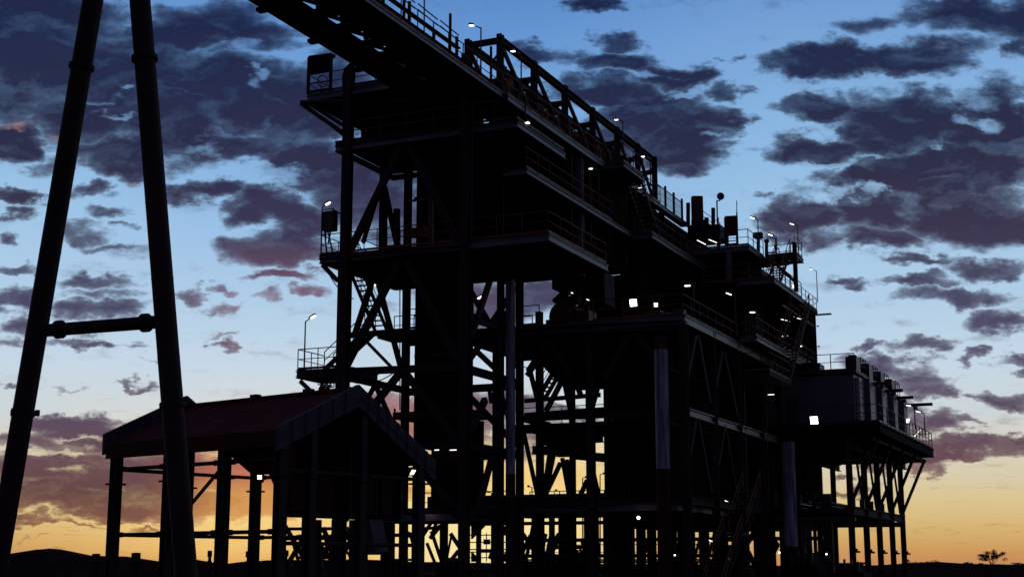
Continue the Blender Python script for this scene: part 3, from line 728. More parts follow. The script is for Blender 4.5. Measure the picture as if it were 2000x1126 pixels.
for z in (9.3, 4.9):
    beam(lo, L(UL, -.1, z), L(UL, WL, z), .32); beam(lo, L(UL, WL, z), L(30, WL, z), .4, .25, EDGE if z > 9 else STEEL)
    beam(lo, L(13.4, 4.5, z), L(13.4, -8, z), .3)
def lbz(pl, c, a, b, k, t=.26):
    g = (lambda q: S(*c(*q), k)) if pl == 's' else (lambda q: Fr(*c(*q), k))
    brace(lo, g(a), g(b), t)
for a, b in (((440, 430), (355, 850)), ((455, 430), (545, 930)), ((632, 545), (565, 930)), ((648, 560), (745, 1030))): lbz('s', c9, a, b, WL)
for a, b in (((545, 60), (475, 520)), ((560, 60), (650, 560)), ((740, 110), (670, 560)), ((745, 110), (820, 560))): lbz('s', c14, a, b, WL, .2)
for a, b in (((720, 540), (570, 770)), ((730, 550), (870, 800)), ((1320, 490), (1130, 830)), ((1370, 490), (1510, 710))): lbz('f', c8, a, b, UL + .1, .3)
for a, b in (((575, 735), (640, 990)), ((825, 820), (700, 1060)), ((828, 820), (880, 1060)), ((850, 660), (960, 960)), ((1105, 790), (1030, 1060)), ((940, 740), (860, 900)), ((660, 660), (560, 800))): lbz('f', c8, a, b, 13.5, .28)
for a, b in (((590, 180), (685, 620)), ((790, 330), (735, 600)), ((830, 400), (735, 600)), ((840, 370), (885, 615)), ((868, 380), (900, 560)), ((760, 340), (725, 580)), ((1000, 510), (940, 640)), ((1020, 380), (1075, 620)), ((1190, 480), (1150, 620)), ((1150, 480), (1210, 640)), ((1180, 330), (1130, 640))): lbz('f', c13, a, b, 13.6, .24)
for (p0, p1, t) in ((c8(540, 985), c8(1100, 940), .24), (c8(540, 1095), c8(1230, 1045), .36), (c13(590, 120), c13(760, 165), .4), (c13(650, 320), c13(925, 330), .5), (c13(900, 350), c13(1180, 375), .5), (c13(720, 260), c13(1100, 240), .55)):
    beam(lo, Fr(*p0, 13.2), Fr(*p1, 13.2), t, .2)
# low service floor
deck(lo, (7, 16), (-8.5, 3.5), 4.9, .4, n=10)
deck(lo, (1.5, 6.5), (.5, 6.5), 4.45, .5, n=6)
handrail(lo, [L(15.8, 3.4, 4.9), L(15.8, -6, 4.9)], mt=GREY); handrail(lo, [L(6.3, 6, 4.45), L(6.3, .6, 4.45)], mt=GREY)
slab(lo, (12.8, 20), (-7, 3.4), 9.5, .1); handrail(lo, [L(13, 3.3, 9.5), L(13, -4.5, 9.5)], mt=GREY)
stair(lo, Fr(*c8(640, 970), 14), Fr(*c8(745, 790), 14), U * .9)
beam(lo, L(0, 0, 4.3), L(6.7, 0, 4.3), .4); beam(lo, L(0, WB, 4.3), L(0, 0, 4.3), .3)

def bin_thing(name, label, cat, us, ws, z0, zt, us2, ws2, z2, mt=CLAD):
    t = thing(name, label, cat, L((us[0] + us[1]) / 2, (ws[0] + ws[1]) / 2, z2))
    tapered(us, ws, z0, zt, us2, ws2, z2).build('shell', mt, t)
    mb = MB()
    for z in (z0 + (zt - z0) * .2, z0 + (zt - z0) * .7):
        mb.bar(L(us[0] - .04, ws[0], z), L(us[0] - .04, ws[1], z), .08, .16).bar(L(us[0], ws[0] - .04, z), L(us[1], ws[0] - .04, z), .08, .16)
    mb.build('stiffener', STEEL, t)
    return t
bin_thing('hopper', 'dark hopper hanging under the broad floor between the first pillar and the lattice braces', 'hopper', (8, 12.4), (-4.2, -.6), 12.3, 13.7, (9, 11.5), (-3.4, -1.4), 11.2)
bin_thing('hopper', 'wide black hopper under the lower floor, left of the second pale pillar', 'hopper', (9, 30), (-7.0, -4.6), 8, 13.7, (12, 28), (-6.8, -5.2), 5.2)
bin_thing('feeder', 'small dark wedge shaped feeder in the lattice behind the tower', 'feeder', (11.5, 13), (-1.6, .5), 8.0, 8.35, (11.8, 12.9), (-1.3, .3), 7.7)

# ================================================================== PALE PILLARS
def pillar(label, px, py_top, py_pale, u, r, cap=None):
    base = Fr(px, 1103, u); ztop = Fr(px, py_top, u).z; zp = Fr(px, py_pale, u).z
    t = thing('round_pillar', label, 'pillar', V((base.x, base.y, 0)), 'pale round pillars')
    b = V((base.x, base.y, 0)); e = V((0, 0, 1))
    MB().tube(b, b + e * (zp - .002), r * 1.02, 28).build('base_casing', RUST, t)
    sh_ = MB().tube(b + e * zp, b + e * ztop, r, 28).build('shaft', CONC, t)
    z = zp + 2.2
    while z < ztop - .5:
        MB().tube(b + e * z, b + e * (z + .05), r * 1.012, 28).build('joint_band', CONC, sh_); z += 1.9
    if cap: MB().tube(b + e * ztop, b + e * (ztop + cap), r * 1.05, 28, r * .75).build('cap', RUST, t)
    return t
pillar('tall slim pale round pillar standing among the tower columns', 997, 548, 925, 4.75, .25)
pillar('stout pale round pillar with a red cap in front of the lower frame', 1299, 682, 915, 5.6, .35, .65)
pillar('pale round pillar under the edge of the cabin platform', 1547, 862, 1066, 24.2, .40)
pillar('short pale round pillar half hidden low behind the platform pillar', 1581, 1005, 1066, 27, .22)

# ================================================================== CONTROL HOUSE (flat roofed block with railed roof)
sh_ = thing('screen_house', 'flat roofed dark block with a railed roof deck beyond the long side walkway', 'building', L(28, -6.5, 14))
ZR = 22.0
sheeting((28.2, 33.8), -6.5, (14.6, 21.6), .9, .05).build('wall', CLAD, sh_)
sheeting((-6.5, -2.35), 28.2, (14.6, 21.6), .9, .05, along='w').build('wall', CLAD, sh_)
deck(sh_, (28.0, 34), (-7.15, -2.35), ZR, .3, n=6)
MB().ibeam(L(28.05, -5.8, 19.6), L(28.05, -5.8, 21.6), .34, .34, U).build('column', EDGE, sh_)
handrail(sh_, [L(28, -2.8, ZR), L(28, -7.1, ZR), L(32, -7.1, ZR)], mt=GREY)
deck(sh_, (27.0, 35), (-9.0, -6.55), 19.5, .26, joists='v', n=10)
handrail(sh_, [L(27.05, -4.2, 19.5), L(27.05, -8.95, 19.5), L(35, -8.95, 19.5)])
# stair head platform at the far end of the roof
deck(sh_, (32.2, 34.6), (-9.25, -7.2), 22.15, .22, n=4)
handrail(sh_, [L(32.25, -7.3, 22.15), L(32.25, -7.9, 22.15)], mt=GREY); handrail(sh_, [L(32.25, -9.2, 22.15), L(34.5, -9.2, 22.15), L(34.5, -7.3, 22.15)], mt=GREY)
MB().ibeam(L(32.3, -9.2, 19.5), L(32.3, -9.2, 22.6), .26, .26, U).build('column', STEEL, sh_)
brace(sh_, L(32.3, -9.15, 20.1), L(32.3, -7.5, 21.8), .2)
stair(sh_, L(29, -8.0, 19.5), L(32.2, -8.0, 22.1), Wd * -.9)

# rounded roof cage
mb = MB()
pts = [Fr(*c6(x, y), 32) for x, y in ((1140, 740), (1140, 665), (1155, 645), (1200, 690), (1200, 740))]
mb.path(pts, .03); mb.build('rail_hoop', GREY, sh_)

# ================================================================== TALL SHEETED BUILDING
tb = thing('tall_building', 'tall ribbed sheet building rising furthest along the plant with a railed roof edge', 'building', L(46.5, -3, 0))
ZB = 23.75
sheeting((46.2, 67), -3.0, (4.8, ZB - .4), .75, .12).build('wall', CLAD, tb)
sheeting((-3.0, 10), 46.15, (4.8, ZB - .4), .75, .1, along='w').build('wall', CLAD, tb)
sheeting((-2.9, 10), 67.05, (4.8, ZB - .4), .75, .1, along='w').build('wall', CLAD, tb)
sheeting((46.2, 67), 10, (4.8, ZB - .4), .75, .1).build('wall', CLAD, tb)
slab(tb, (46.25, 66.95), (-2.9, 9.9), 5.0, .3, STEEL, 'floor')
for u in (46.6, 53.4, 60, 66.6):
    for w in (-2.7, 2.2, 9.6): MB().ibeam(L(u, w, 0), L(u, w, 4.7), .36, .36, U).build('column', STEEL, tb)
slab(tb, (46, 67.2), (-3.2, 10.2), ZB, .35, STEEL, 'roof')
handrail(tb, [L(46.2, -3.15, ZB), L(67.1, -3.15, ZB), L(67.1, 2, ZB)], mt=GREY)
MB().bar(L(66.4, -3.2, ZB - .5), L(66.4, -4.6, ZB - .5), .3, .12).build('monorail_beam', STEEL, tb)
mb = MB()
for i in range(7): mb.bar(L(67, -3.1, 12 + i * 1.75), L(67, -3.32, 12 + i * 1.75), .1, .1)
mb.build('girt_end', STEEL, tb)
for z in (21.5, 18.2):
    slab(tb, (47, 60), (-4.4, -3.14), z, .12); handrail(tb, [L(47, -4.35, z), L(60, -4.35, z)])
# long outer stairs
ol = thing('long_stair', 'long steep orange railed stair in front of the ribbed wall', 'stair', L(30, -9.8, 12.5))
a, b = S(1506, 748, -9.6), S(1546, 605, -9.6)
stair(ol, a, b, Wd * -1.15)
zl = a.z
ld = slab(ol, (uw(a)[0] - 5, uw(a)[0] + .4), (-10.8, -8.2), zl, .3, STEEL, 'landing')
handrail(ol, [L(uw(a)[0] - 5, -8.9, zl), L(uw(a)[0] - 5, -10.75, zl), L(uw(a)[0], -10.75, zl)])
for dx in (-4.5, .5): MB().bar(L(uw(a)[0] + dx, -9, 0), L(uw(a)[0] + dx, -9, zl - .3), .25).build('post', STEEL, ol)
os_ = thing('ground_stair', 'lowest orange railed stair in the dark under the plant, ending at the ground', 'stair', L(18, -10.5, 0))
a = S(*c14(640, 1130), -10.2); b = S(*c14(840, 530), -10.2)
mid = a.lerp(b, .48)
a = mid + (a - mid) * (mid.z / (mid.z - a.z)) if a.z > 0 else a
stair(os_, a, mid, Wd * -.95, RUBBER); stair(os_, mid + U * .9, b + U * .9, Wd * -.95, RUBBER)
mp_ = uw(mid); slab(os_, (mp_[0] - .1, mp_[0] + 1.0), (-11.2, -10.1), mid.z, .15, STEEL, 'landing')

# ================================================================== CABIN PLATFORM ON STILTS
pf = thing('stilt_platform', 'wide dark platform on tall stilts with slanting props, carrying the blue grey cabin', 'platform', L(34, -11, 0))
deck(pf, (25.6, 47.8), (-15.5, -7), 10.2, .6, n=10, em=RUBBER)
slab(pf, (26, 47.4), (-15, -7.4), 9.35, .2)
handrail(pf, [L(25.7, -7.5, 10.2), L(25.7, -15.45, 10.2), L(47.7, -15.45, 10.2), L(47.7, -13, 10.2)], mt=GREY)
su = [25.8, 30.6, 35.2, 40.1, 44.7]
for u in su:
    column(pf, u, -13.5, 0, 9.1, .34); column(pf, u, -8.6, 0, 9.1, .34)
    brace(pf, L(u, -13.55, 5.4), L(u, -15.3, 9.2), .2)
    if u > 26: brace(pf, L(u, -13.35, 5.4), L(u - .6, -13.1, 9.1), .16)
    MB().bar(L(u, -13.7, 2.5), L(u, -13.95, 2.5), .06, .12).bar(L(u, -13.68, 2.6), L(u, -13.8, 2.6), .14, .2).build('junction_box', GREY, pf)
for w in (-13.5, -8.6):
    beam(pf, L(25.4, w, 5.0), L(45.2, w, 5.0), .5, .3); MB().ibeam(L(25.9, w, 8.9), L(47.3, w, 8.9), .25, .5).build('beam', STEEL, pf)
slab(pf, (25.4, 45.1), (-13.4, -8.7), 5.1, .25)
for u in su: beam(pf, L(u, -13.5, 4.6), L(u, -8.6, 4.6), .35)
for i in range(7): MB().tube(L(25.5, -12.6 + i * .55, 5.35 + .1 * (i % 2)), L(45, -12.6 + i * .55, 5.35 + .1 * (i % 2)), .09 + .03 * (i % 3), 8).build('pipe', GREY, pf)
for u in (26, 29, 32, 36, 40): MB().bar(L(u, -13.6, 5.2), L(u, -13.6, 5.75), .3, .16).build('valve_post', GREY, pf)

cb = thing('switch_cabin', 'blank blue grey cabin with pale bays along its side, on the stilt platform', 'cabin', L(26.8, -13.4, 10.2))
boxm((28.6, 46.8), (-13.5, -7.6), (10.22, 13.55)).build('shell', ROOM, cb)
slab(cb, (28.4, 47), (-13.7, -7.4), 13.72, .16, MACH, 'roof')
u = 29.1
for i in range(4):
    boxm((u, u + 1.5), (-13.75, -13.52), (10.3, 13.4)).build('louvre_bay', PALE, cb)
    boxm((u + 1.65, u + 3.2), (-14.1, -13.52), (10.25, 13.5)).build('cabinet_bay', ROOM, cb)
    mb = MB()
    for k in range(9): mb.bar(L(u + .1, -13.77, 10.6 + k * .3), L(u + 1.4, -13.77, 10.6 + k * .3), .03, .05)
    mb.build('slats', GREY, cb)
    u += 4.5
handrail(cb, [L(28.5, -7.6, 13.72), L(28.5, -13.6, 13.72)], mt=GREY)
boxm((28.56, 28.59), (-9.9, -9.1), (10.25, 12.3)).build('door', GREY, cb)
def ac(label, us, ws, h):
    t = thing('air_conditioner', label, 'air conditioner', L(sum(us) / 2, sum(ws) / 2, 13.72), 'air conditioners on the cabin roof')
    boxm(us, ws, (13.74, 13.74 + h)).build('housing', GREY, t)
    c = L(sum(us) / 2, sum(ws) / 2, 13.742 + h); MB().tube(c, c + V((0, 0, .1)), min(us[1] - us[0], abs(ws[1] - ws[0])) * .4, 14).build('fan_cowl', STEEL, t)
    mb = MB()
    for k in range(5): mb.bar(L(us[0] - .02, ws[0] + .1, 13.9 + k * h * .16), L(us[0] - .02, ws[1] - .1, 13.9 + k * h * .16), .02, .06)
    mb.build('grille', STEEL, t)
    return t
rows = (('first', 29.2), ('second', 33.6), ('third', 38.0), ('fourth', 42.5))
for nm, u in rows:
    ac('tall roof unit at the cabin roof edge, %s along the receding side' % nm, (u, u + 1.3), (-13.6, -12.9), .95)
    f2 = thing('roof_guard', 'small railed guard frame beside the %s tall roof unit of the cabin' % nm, 'guard rail', L(u + 1.6, -12.9, 13.72), 'guard frames on the cabin roof')
    handrail(f2, [L(u + 1.5, -12.8, 13.72), L(u + 1.5, -13.6, 13.72), L(u + 3.2, -13.6, 13.72), L(u + 3.2, -12.8, 13.72)], mt=GREY, step=.8)
    if u > 30:
        ct = thing('lifting_beam', 'flat yellowish lifting beam poking out past the cabin side by the %s roof unit' % nm, 'beam', L(u - 1.0, -13.9, 13.3), 'lifting beams of the cabin')
        MB().bar(L(u - 1.0, -13.55, 13.28), L(u - 1.0, -15.2, 13.28), .16, .22).build('beam', MACH, ct)
        MB().bar(L(u - 1.0, -14.4, 13.05), L(u - 1.0, -14.7, 13.05), .2, .2).build('trolley', GREY, ct)
ct = thing('lifting_beam', 'last lifting beam poking out past the far end of the cabin roof', 'beam', L(46.6, -13.9, 13.3), 'lifting beams of the cabin')
MB().bar(L(46.6, -13.55, 13.28), L(46.6, -15.8, 13.28), .16, .22).build('beam', STEEL, ct); MB().bar(L(46.6, -14.4, 13.05), L(46.6, -14.7, 13.05), .2, .2).build('trolley', GREY, ct)
ac('squat roof unit at the front of the cabin roof beside the handrail posts', (29, 30.2), (-9.2, -8.2), .75)
ac('wide low roof unit at the front of the cabin roof, next to the squat one', (29, 30.4), (-11.3, -9.6), .6)
ac('low roof unit by the foot of the ribbed tall building, on the cabin roof', (29, 30.4), (-8.0, -7.5), .5)

# ================================================================== OPEN SHED
sc, sl, sg = V((-7.98, 50, 0)), V((-.784, .621, 0)), V((.621, .784, 0))
def SH(l, g_, z): return sc + sl * l + sg * g_ + V((0, 0, z))
sd = thing('open_shed', 'open sided shed with a red gable roof on thick posts before the tower', 'shed', SH(4, 3.7, 0))
LS = 9.9
AP, ZA = 3.73, 8.1
E0, Z0, E1, Z1 = -.15, 6.35, 7.95, 5.65
for (ga, za, gb, zb) in ((E0, Z0, AP, ZA), (AP, ZA, E1, Z1)):
    MB().prism([SH(.2, ga, za), SH(LS, ga, za), SH(LS, ga, za - .1), SH(.2, ga, za - .1)], sg * (gb - ga) + V((0, 0, zb - za))).build('roof', ROOF, sd)
n = 7
mb = MB()
for i in range(1, 31):
    l = .2 + (LS - .3) * i / 31
    mb.prism([SH(l, E0, Z0 + .003), SH(l + .05, E0, Z0 + .003), SH(l + .035, E0, Z0 + .025), SH(l + .015, E0, Z0 + .025)], sg * (AP - E0) + V((0, 0, ZA - Z0)))
mb.build('roof_rib', ROOF, sd)
# gable barge bands: upright sheets following the slope, with cover strips
def barge(l0, l1, up):
    for (ga, za, gb, zb, nn) in ((E0 - .05, Z0 + up, AP, ZA + .1 + up, 6), (AP, ZA + .1 + up, E1 + .1, Z1 + up, 8)):
        a, b = SH(l0, ga, za), SH(l0, gb, zb)
        o = MB().prism([a, b, b - V((0, 0, .82)), a - V((0, 0, .82))], sl * (l1 - l0)).build('barge_board', BARGE, sd)
        mb = MB()
        for i in range(1, nn):
            q = a.lerp(b, i / nn) - sl * .012; d = (b - a).normalized()
            mb.prism([q - d * .03, q + d * .03, q + d * .03 - V((0, 0, .82)), q - d * .03 - V((0, 0, .82))], -sl * .03)
        q0, q1 = a - V((0, 0, .4)), b - V((0, 0, .4))
        mb.prism([q0 - sl * .012, q1 - sl * .012, q1 - sl * .012 - V((0, 0, .05)), q0 - sl * .012 - V((0, 0, .05))], -sl * .02)
        mb.build('cover_strip', BARGE, o)
barge(0, .18, .08); barge(LS - .02, LS + .16, .38)
MB().bar(SH(.3, AP, ZA + .06), SH(LS - .1, AP, ZA + .06), .3, .1).build('ridge_cap', ROOF, sd)
for l in (2.4, 5.4): MB().bar(SH(l, AP - .1, ZA + .06), SH(l + .4, AP - .1, ZA + .06), .25, .28).build('roof_vent', STEEL, sd)
MB().prism([SH(0.2, E0 - .06, Z0 - .02), SH(LS - .1, E0 - .06, Z0 - .02), SH(LS - .1, E0 - .06, Z0 - .6), SH(.2, E0 - .06, Z0 - .6)], sg * .055).build('fascia', RUST, sd)
def spost(l, g_, zt, s=.36):
    o = MB().ibeam(SH(l, g_, 0), SH(l, g_, zt), s, s, sl).build('post', STEEL, sd)
    MB().bar(SH(l, g_, 4.75), SH(l, g_, 4.82), s + .2, s + .2, sl).build('collar', STEEL, o)
for l in (0.2, 3.2, 6.3, 9.55): spost(l, .15, 5.9 if l else 6); spost(l, 7.3, 5.6)
spost(0.2, 1.6, 6.6, .3); spost(0.2, 4.13, 7.2, .3); spost(9.55, 3.7, 7.2, .3)
for z in (5.35, 2.85):
    for g_ in (.15, 7.3):
        for l0, l1 in ((.4, 3.0), (3.4, 6.1), (6.5, 9.35)):
            a, b = SH(l0, g_, z), SH(l1, g_, z)
            o = MB().tube(a, b, .075, 10).build('tie_pipe', STEEL, sd)
            MB().tube(a, a + (b - a) * .13, .105, 10).build('sleeve', STEEL, o); MB().tube(b, b + (a - b) * .13, .105, 10).build('sleeve', STEEL, o)
    MB().tube(SH(.2, .4, z - .4), SH(.2, 7.1, z - .4), .075, 10).build('tie_pipe', STEEL, sd); MB().tube(SH(9.55, .4, z), SH(9.55, 7.1, z), .075, 10).build('tie_pipe', STEEL, sd)
for (l0, z0, l1, z1) in ((3.3, 5.2, 6.2, 2.95), (6.2, 2.75, 3.3, .3)):
    MB().tube(SH(l0, .15, z0), SH(l1, .15, z1), .07, 10).build('brace', STEEL, sd)
# kneed feed chute and the sheeted hopper box under the gable
MB().prism([SH(.35, .5, 5.85), SH(2.5, .5, 5.85), SH(1.2, .5, 4.85), SH(.9, .5, 4.4), SH(.35, .5, 4.3)], sg * .5).build('knee_plate', RUST, sd)
hp = thing('shed_hopper', 'dark sheeted hopper box hung inside the open shed under the gable', 'hopper', SH(1, 4, 3.5))
mbx = MB().prism([SH(.9, 1.5, 3.4), SH(.9, 7.1, 3.4), SH(1.5, 7.1, 3.4), SH(1.5, 1.5, 3.4)], (0, 0, 2.6)); mbx.build('shell', CLAD, hp)
MB().prism([SH(.85, .4, 5.95), SH(.85, 7.4, 5.55), SH(.85, 3.73, 7.75)], sl * .1).build('gable_sheet', CLAD, hp)
for g_, w_ in ((1.2, .7), (2.6, .7), (4.6, .9), (5.9, .6)):
    MB().prism([SH(.88, g_, 3.6), SH(.88, g_ + w_, 3.6), SH(.88, g_ + w_, 5.0), SH(.88, g_, 5.0)], -sl * .05).build('hatch', RUST, hp)
for g_ in (1.0, 2.3, 4.2, 5.6, 7.0): MB().bar(SH(.85, g_, 3.4), SH(.85, g_, 6), .1).build('stiffener', STEEL, hp)
MB().prism([SH(.9, 4.8, 5.0), SH(.9, 5.6, 5.0), SH(.9, 6.4, 2.2), SH(.9, 5.7, 2.2)], sl * .6).build('chute', ROOM, hp)
# low braces beneath the shed interior
lf = thing('cross_frame', 'low crossed bracing and rails seen against the bright sky below the shed hopper', 'steel frame', Fr(600, 1103, 6))
for a, b in (((220, 830), (350, 1050)), ((355, 860), (225, 1075)), ((440, 845), (520, 1030)), ((510, 860), (440, 1010)), ((410, 930), (500, 1040)), ((430, 850), (400, 900))): brace(lf, Fr(*c12(*a), 5), Fr(*c12(*b), 5), .22)
for y in (852, 908): MB().tube(Fr(*c12(215, y), 5.1), Fr(*c12(505, y - 2), 5.1), .09).build('rail', STEEL, lf)
for x in (360, 412, 510, 540, 610, 640, 790, 830, 905): MB().bar(Fr(*c12(x, 800), 5.2), V((Fr(*c12(x, 1000), 5.2).x, Fr(*c12(x, 1000), 5.2).y, 0)), .3).build('post', STEEL, lf)
for i, (x0, y0, x1, y1) in enumerate(((550, 830, 640, 990), (640, 820, 560, 980), (700, 900, 760, 815), (790, 815, 850, 890), (720, 830, 800, 890), (1000, 850, 1105, 845), (1060, 810, 1010, 890), (1085, 820, 1060, 890))):
    brace(lf, Fr(*c12(x0, y0), 5.4), Fr(*c12(x1, y1), 5.4), .16)

# ================================================================== PANELS, BOXES AND MACHINES
def roll_panel(label, c, p0, p1, p2, u, mt=REDP):
    """upright framed panel on two legs: p0 top left, p1 top right, p2 panel bottom / leg foot heights (crop y)"""
    a, b = Fr(*c(*p0), u), Fr(*c(*p1), u)
    yb, yf = p2
    zb = Fr(*c(p0[0], yb), u).z; zf = Fr(*c(p0[0], yf), u).z
    t = thing('hatch_panel', label, 'panel', V((a.x, a.y, zf)))
    MB().prism([V((a.x, a.y, zb)), V((b.x, b.y, zb)), b, a], U * .08).build('panel', mt, t)
    for q in (a, b): MB().bar(V((q.x, q.y, zf)), V((q.x, q.y, max(a.z, b.z) + .03)), .13, .16).build('post', STEEL, t)
    MB().bar(a + V((0, 0, .06)), b + V((0, 0, .06)), .16, .1).build('head_bar', STEEL, t)
    MB().bar(V((a.x, a.y, (zb + zf) / 2)), V((b.x, b.y, (zb + zf) / 2)), .06).bar(V((a.x, a.y, zf + .1)), V((b.x, b.y, zf + .1)), .06, .16).build('rail', STEEL, t)
    return t
t = roll_panel('black upright panel on posts at the left end of the top tower deck', c2, (655, 455), (828, 432), (578, 735), -.05, CLAD)
MB().ball(Fr(*c2(845, 440), -.05), .13).build('head_knob', STEEL, t)
p_ = [Fr(*c2(760 + 38 * math.cos(k), 635 + 45 * math.sin(k)), .1) for k in [i * 2 * math.pi / 14 for i in range(15)]]
MB().path(p_, .03, 6).build('hand_ring', GREY, t)
roll_panel('dark red upright panel on legs on the railed roof deck', c6, (662, 470), (745, 466), (605, 680), 28.6)
roll_panel('dark red upright panel with a black frame beside the roof guard screens', c6, (420, 322), (490, 322), (500, 560), 28.3)
hp2 = thing('roof_machine', 'cluster of posts and a dark drum box at the end of the roof guard screens', 'machine', L(29, -2.6, 23.4))
fbox(1350, 1373, 428, 455, 28.5, 2).build('drive_box', STEEL, hp2); fbox(1343, 1406, 440, 466, 29, 2.2).build('base', STEEL, hp2)
for px, y0, y1, wd in ((1344, 396, 440, .22), (1393, 406, 450, .22), (1380, 425, 440, .25), (1402, 425, 460, .12)): MB().bar(Fr(px, y0, 29.2), Fr(px, y1, 29.2), wd).build('post', STEEL, hp2)
q = [Fr(x, y, 29.3) for x, y in ((1373, 416), (1386, 416), (1392, 426), (1406, 434), (1407, 450))]
handrail(hp2, [q[0] - V((0, 0, .6)), q[2] - V((0, 0, .75)), q[3] - V((0, 0, .8))], h=.75, step=.7, mt=GREY)
cam_ = thing('camera_mast', 'thin mast with a round camera head on the roof between the two dark red panels', 'camera', S(*c6(605, 520), -5))
MB().tube(S(*c6(605, 520), -5), S(*c6(601, 345), -5), .05).path([S(*c6(601, 345), -5), S(*c6(622, 345), -5), S(*c6(627, 322), -5)], .04).build('mast', GREY, cam_)
MB().ball(S(*c6(628, 312), -5), .27, 10).build('camera_head', GREY, cam_)
an = thing('antenna', 'bare thin whip antenna rising beside the dark red panel on the roof deck', 'antenna', Fr(*c6(750, 600), 28.6))
MB().tube(Fr(*c6(750, 600), 28.6), Fr(*c6(747, 430), 28.6), .05).build('mast', GREY, an); MB().tube(Fr(*c6(747, 430), 28.6), Fr(*c6(746, 345), 28.6), .03).build('whip', GREY, an)
for lab, x, y0, y1, box_ in (('post with a square head box on the roof deck corner', 905, 600, 720, .55), ('short post with a flat cap along the roof deck rail', 965, 640, 755, .3), ('tall bare post at the start of the roof deck rail', 615, 600, 700, .12)):
    a, b = S(*c6(x, y1), -6.6), S(*c6(x, y0), -6.6)
    t = thing('roof_post', lab, 'post', a); MB().bar(a, b, .2).build('post', STEEL, t); MB().bar(b - U * box_ * .5, b + U * box_ * .5, box_, box_ * .7).build('head_box', STEEL, t)
# cabinet by the lamp on the middle tower deck
cbn = thing('control_cabinet', 'grey control cabinet on a stand under a hood on the middle tower deck', 'cabinet', Fr(640, 492, .4))
fbox(629.5, 650, 412, 449, .3, .5).build('cabinet', GREY, cbn)
MB().prism([Fr(628, 411, .2), Fr(652, 408, .2), Fr(652, 408, 1), Fr(628, 411, 1)], (0, 0, .06)).bar(Fr(650, 409, .4), Fr(665, 417, .4), .08).build('hood', STEEL, cbn)
for x0, y0, x1, y1 in ((634, 450, 638, 492), (640, 450, 650, 494), (636, 450, 636, 470), (646, 450, 641, 475)): MB().tube(Fr(x0, y0, .5), Fr(x1, y1, .5), .045).build('conduit', RUBBER, cbn)
# drive machinery on the broad floor
mo = thing('drive_motor', 'bulky red oxide drive with a rounded guard on the broad floor behind the tower', 'motor', Fr(1105, 636, 9))
c = Fr(1100, 617, 9); MB().tube(c, c + U * 1.6, .85, 20).build('guard', MACH, mo)
fbox(1066, 1130, 622, 636, 9, 1.6).build('bed', MACH, mo); fbox(1118, 1150, 606, 636, 9, 1.2).build('gearbox', MACH, mo)
fbox(1102, 1128, 577, 592, 9.5, .6).build('cowl', STEEL, mo); MB().bar(Fr(1130, 598, 9), Fr(1150, 600, 9), .3, .18).build('lid', STEEL, mo)
for a, b in (((755, 260), (840, 180)), ((880, 300), (960, 150)), ((790, 280), (880, 160))): brace(mo, Fr(*c8(*a), 10), Fr(*c8(*b), 10), .25)
du = thing('air_duct', 'black air duct running above the red drive on the broad floor', 'duct', Fr(1120, 560, 11))
fbox(1078, 1180, 534, 560, 11, 1.4).build('duct', CLAD, du)
MB().prism([Fr(1078, 560, 11), Fr(1180, 560, 11), Fr(1180, 590, 11), Fr(1140, 588, 11), Fr(1085, 563, 11)], U * 1.2).build('transition', CLAD, du)
for px in (1082, 1140, 1176): fbox(px, px + 5, 531, 592 if px > 1100 else 563, 10.95, 1.6).build('flange', STEEL, du)
MB().bar(Fr(1150, 590, 11.5), Fr(1150, 640, 11.5), .9, .5).build('duct_leg', CLAD, du)
pm = thing('pump_set', 'small red motor and pump beside the bright floodlight on the broad floor', 'pump', Fr(1275, 632, 9))
fbox(1258, 1290, 606, 634, 9, .9).build('housing', MACH, pm); MB().tube(Fr(1292, 620, 9.3), Fr(1306, 620, 9.3), .3, 14).build('motor', MACH, pm)
wb = thing('winch_box', 'red oxide winch box behind the rail at the corner of the broad floor', 'winch', Fr(1325, 630, 8))
fbox(1308, 1342, 618, 634, 8, .8).build('housing', MACH, wb); MB().tube(Fr(1315, 612, 8.4), Fr(1338, 612, 8.4), .22, 12).build('drum', GREY, wb)
# yard things in the distance
def far_pole(label, px, py0, py1, dx, dist):
    f2 = lambda x, y: CAM + ray(x, y) * (dist / ray(x, y).y)
    b = f2(px, 1103); b.z = 0; t = thing('yard_lamp', label, 'lamp', b, 'unlit yard lamps')
    k = f2(px, py0); MB().tube(b, k, .09, 8, .06).build('pole', GREY, t)
    h_ = f2(px + dx, py0 - abs(dx) * .35); MB().bar(k, h_, .14, .08).build('arm', GREY, t)
    MB().bar(h_, h_ + (h_ - k) * .8, .42, .2).build('lamp_head', GREY, t)
far_pole('unlit yard lamp with a steep head behind the tower, over the low handrails', 960, 962, 1000, -5, 150)
far_pole('unlit yard lamp in the gap right of the tall slim pale pillar', 1039, 951, 975, -5, 150)
far_pole('unlit yard lamp in the lattice gap beyond the wedge feeder', 1093, 959, 975, -5, 150)
far_pole('unlit yard lamp half behind a leaning brace in the last bright gap', 1138, 933, 980, 5, 150)
far_pole('unlit yard lamp with a long arm in the narrowest bright gap', 1172, 926, 975, 6, 150)
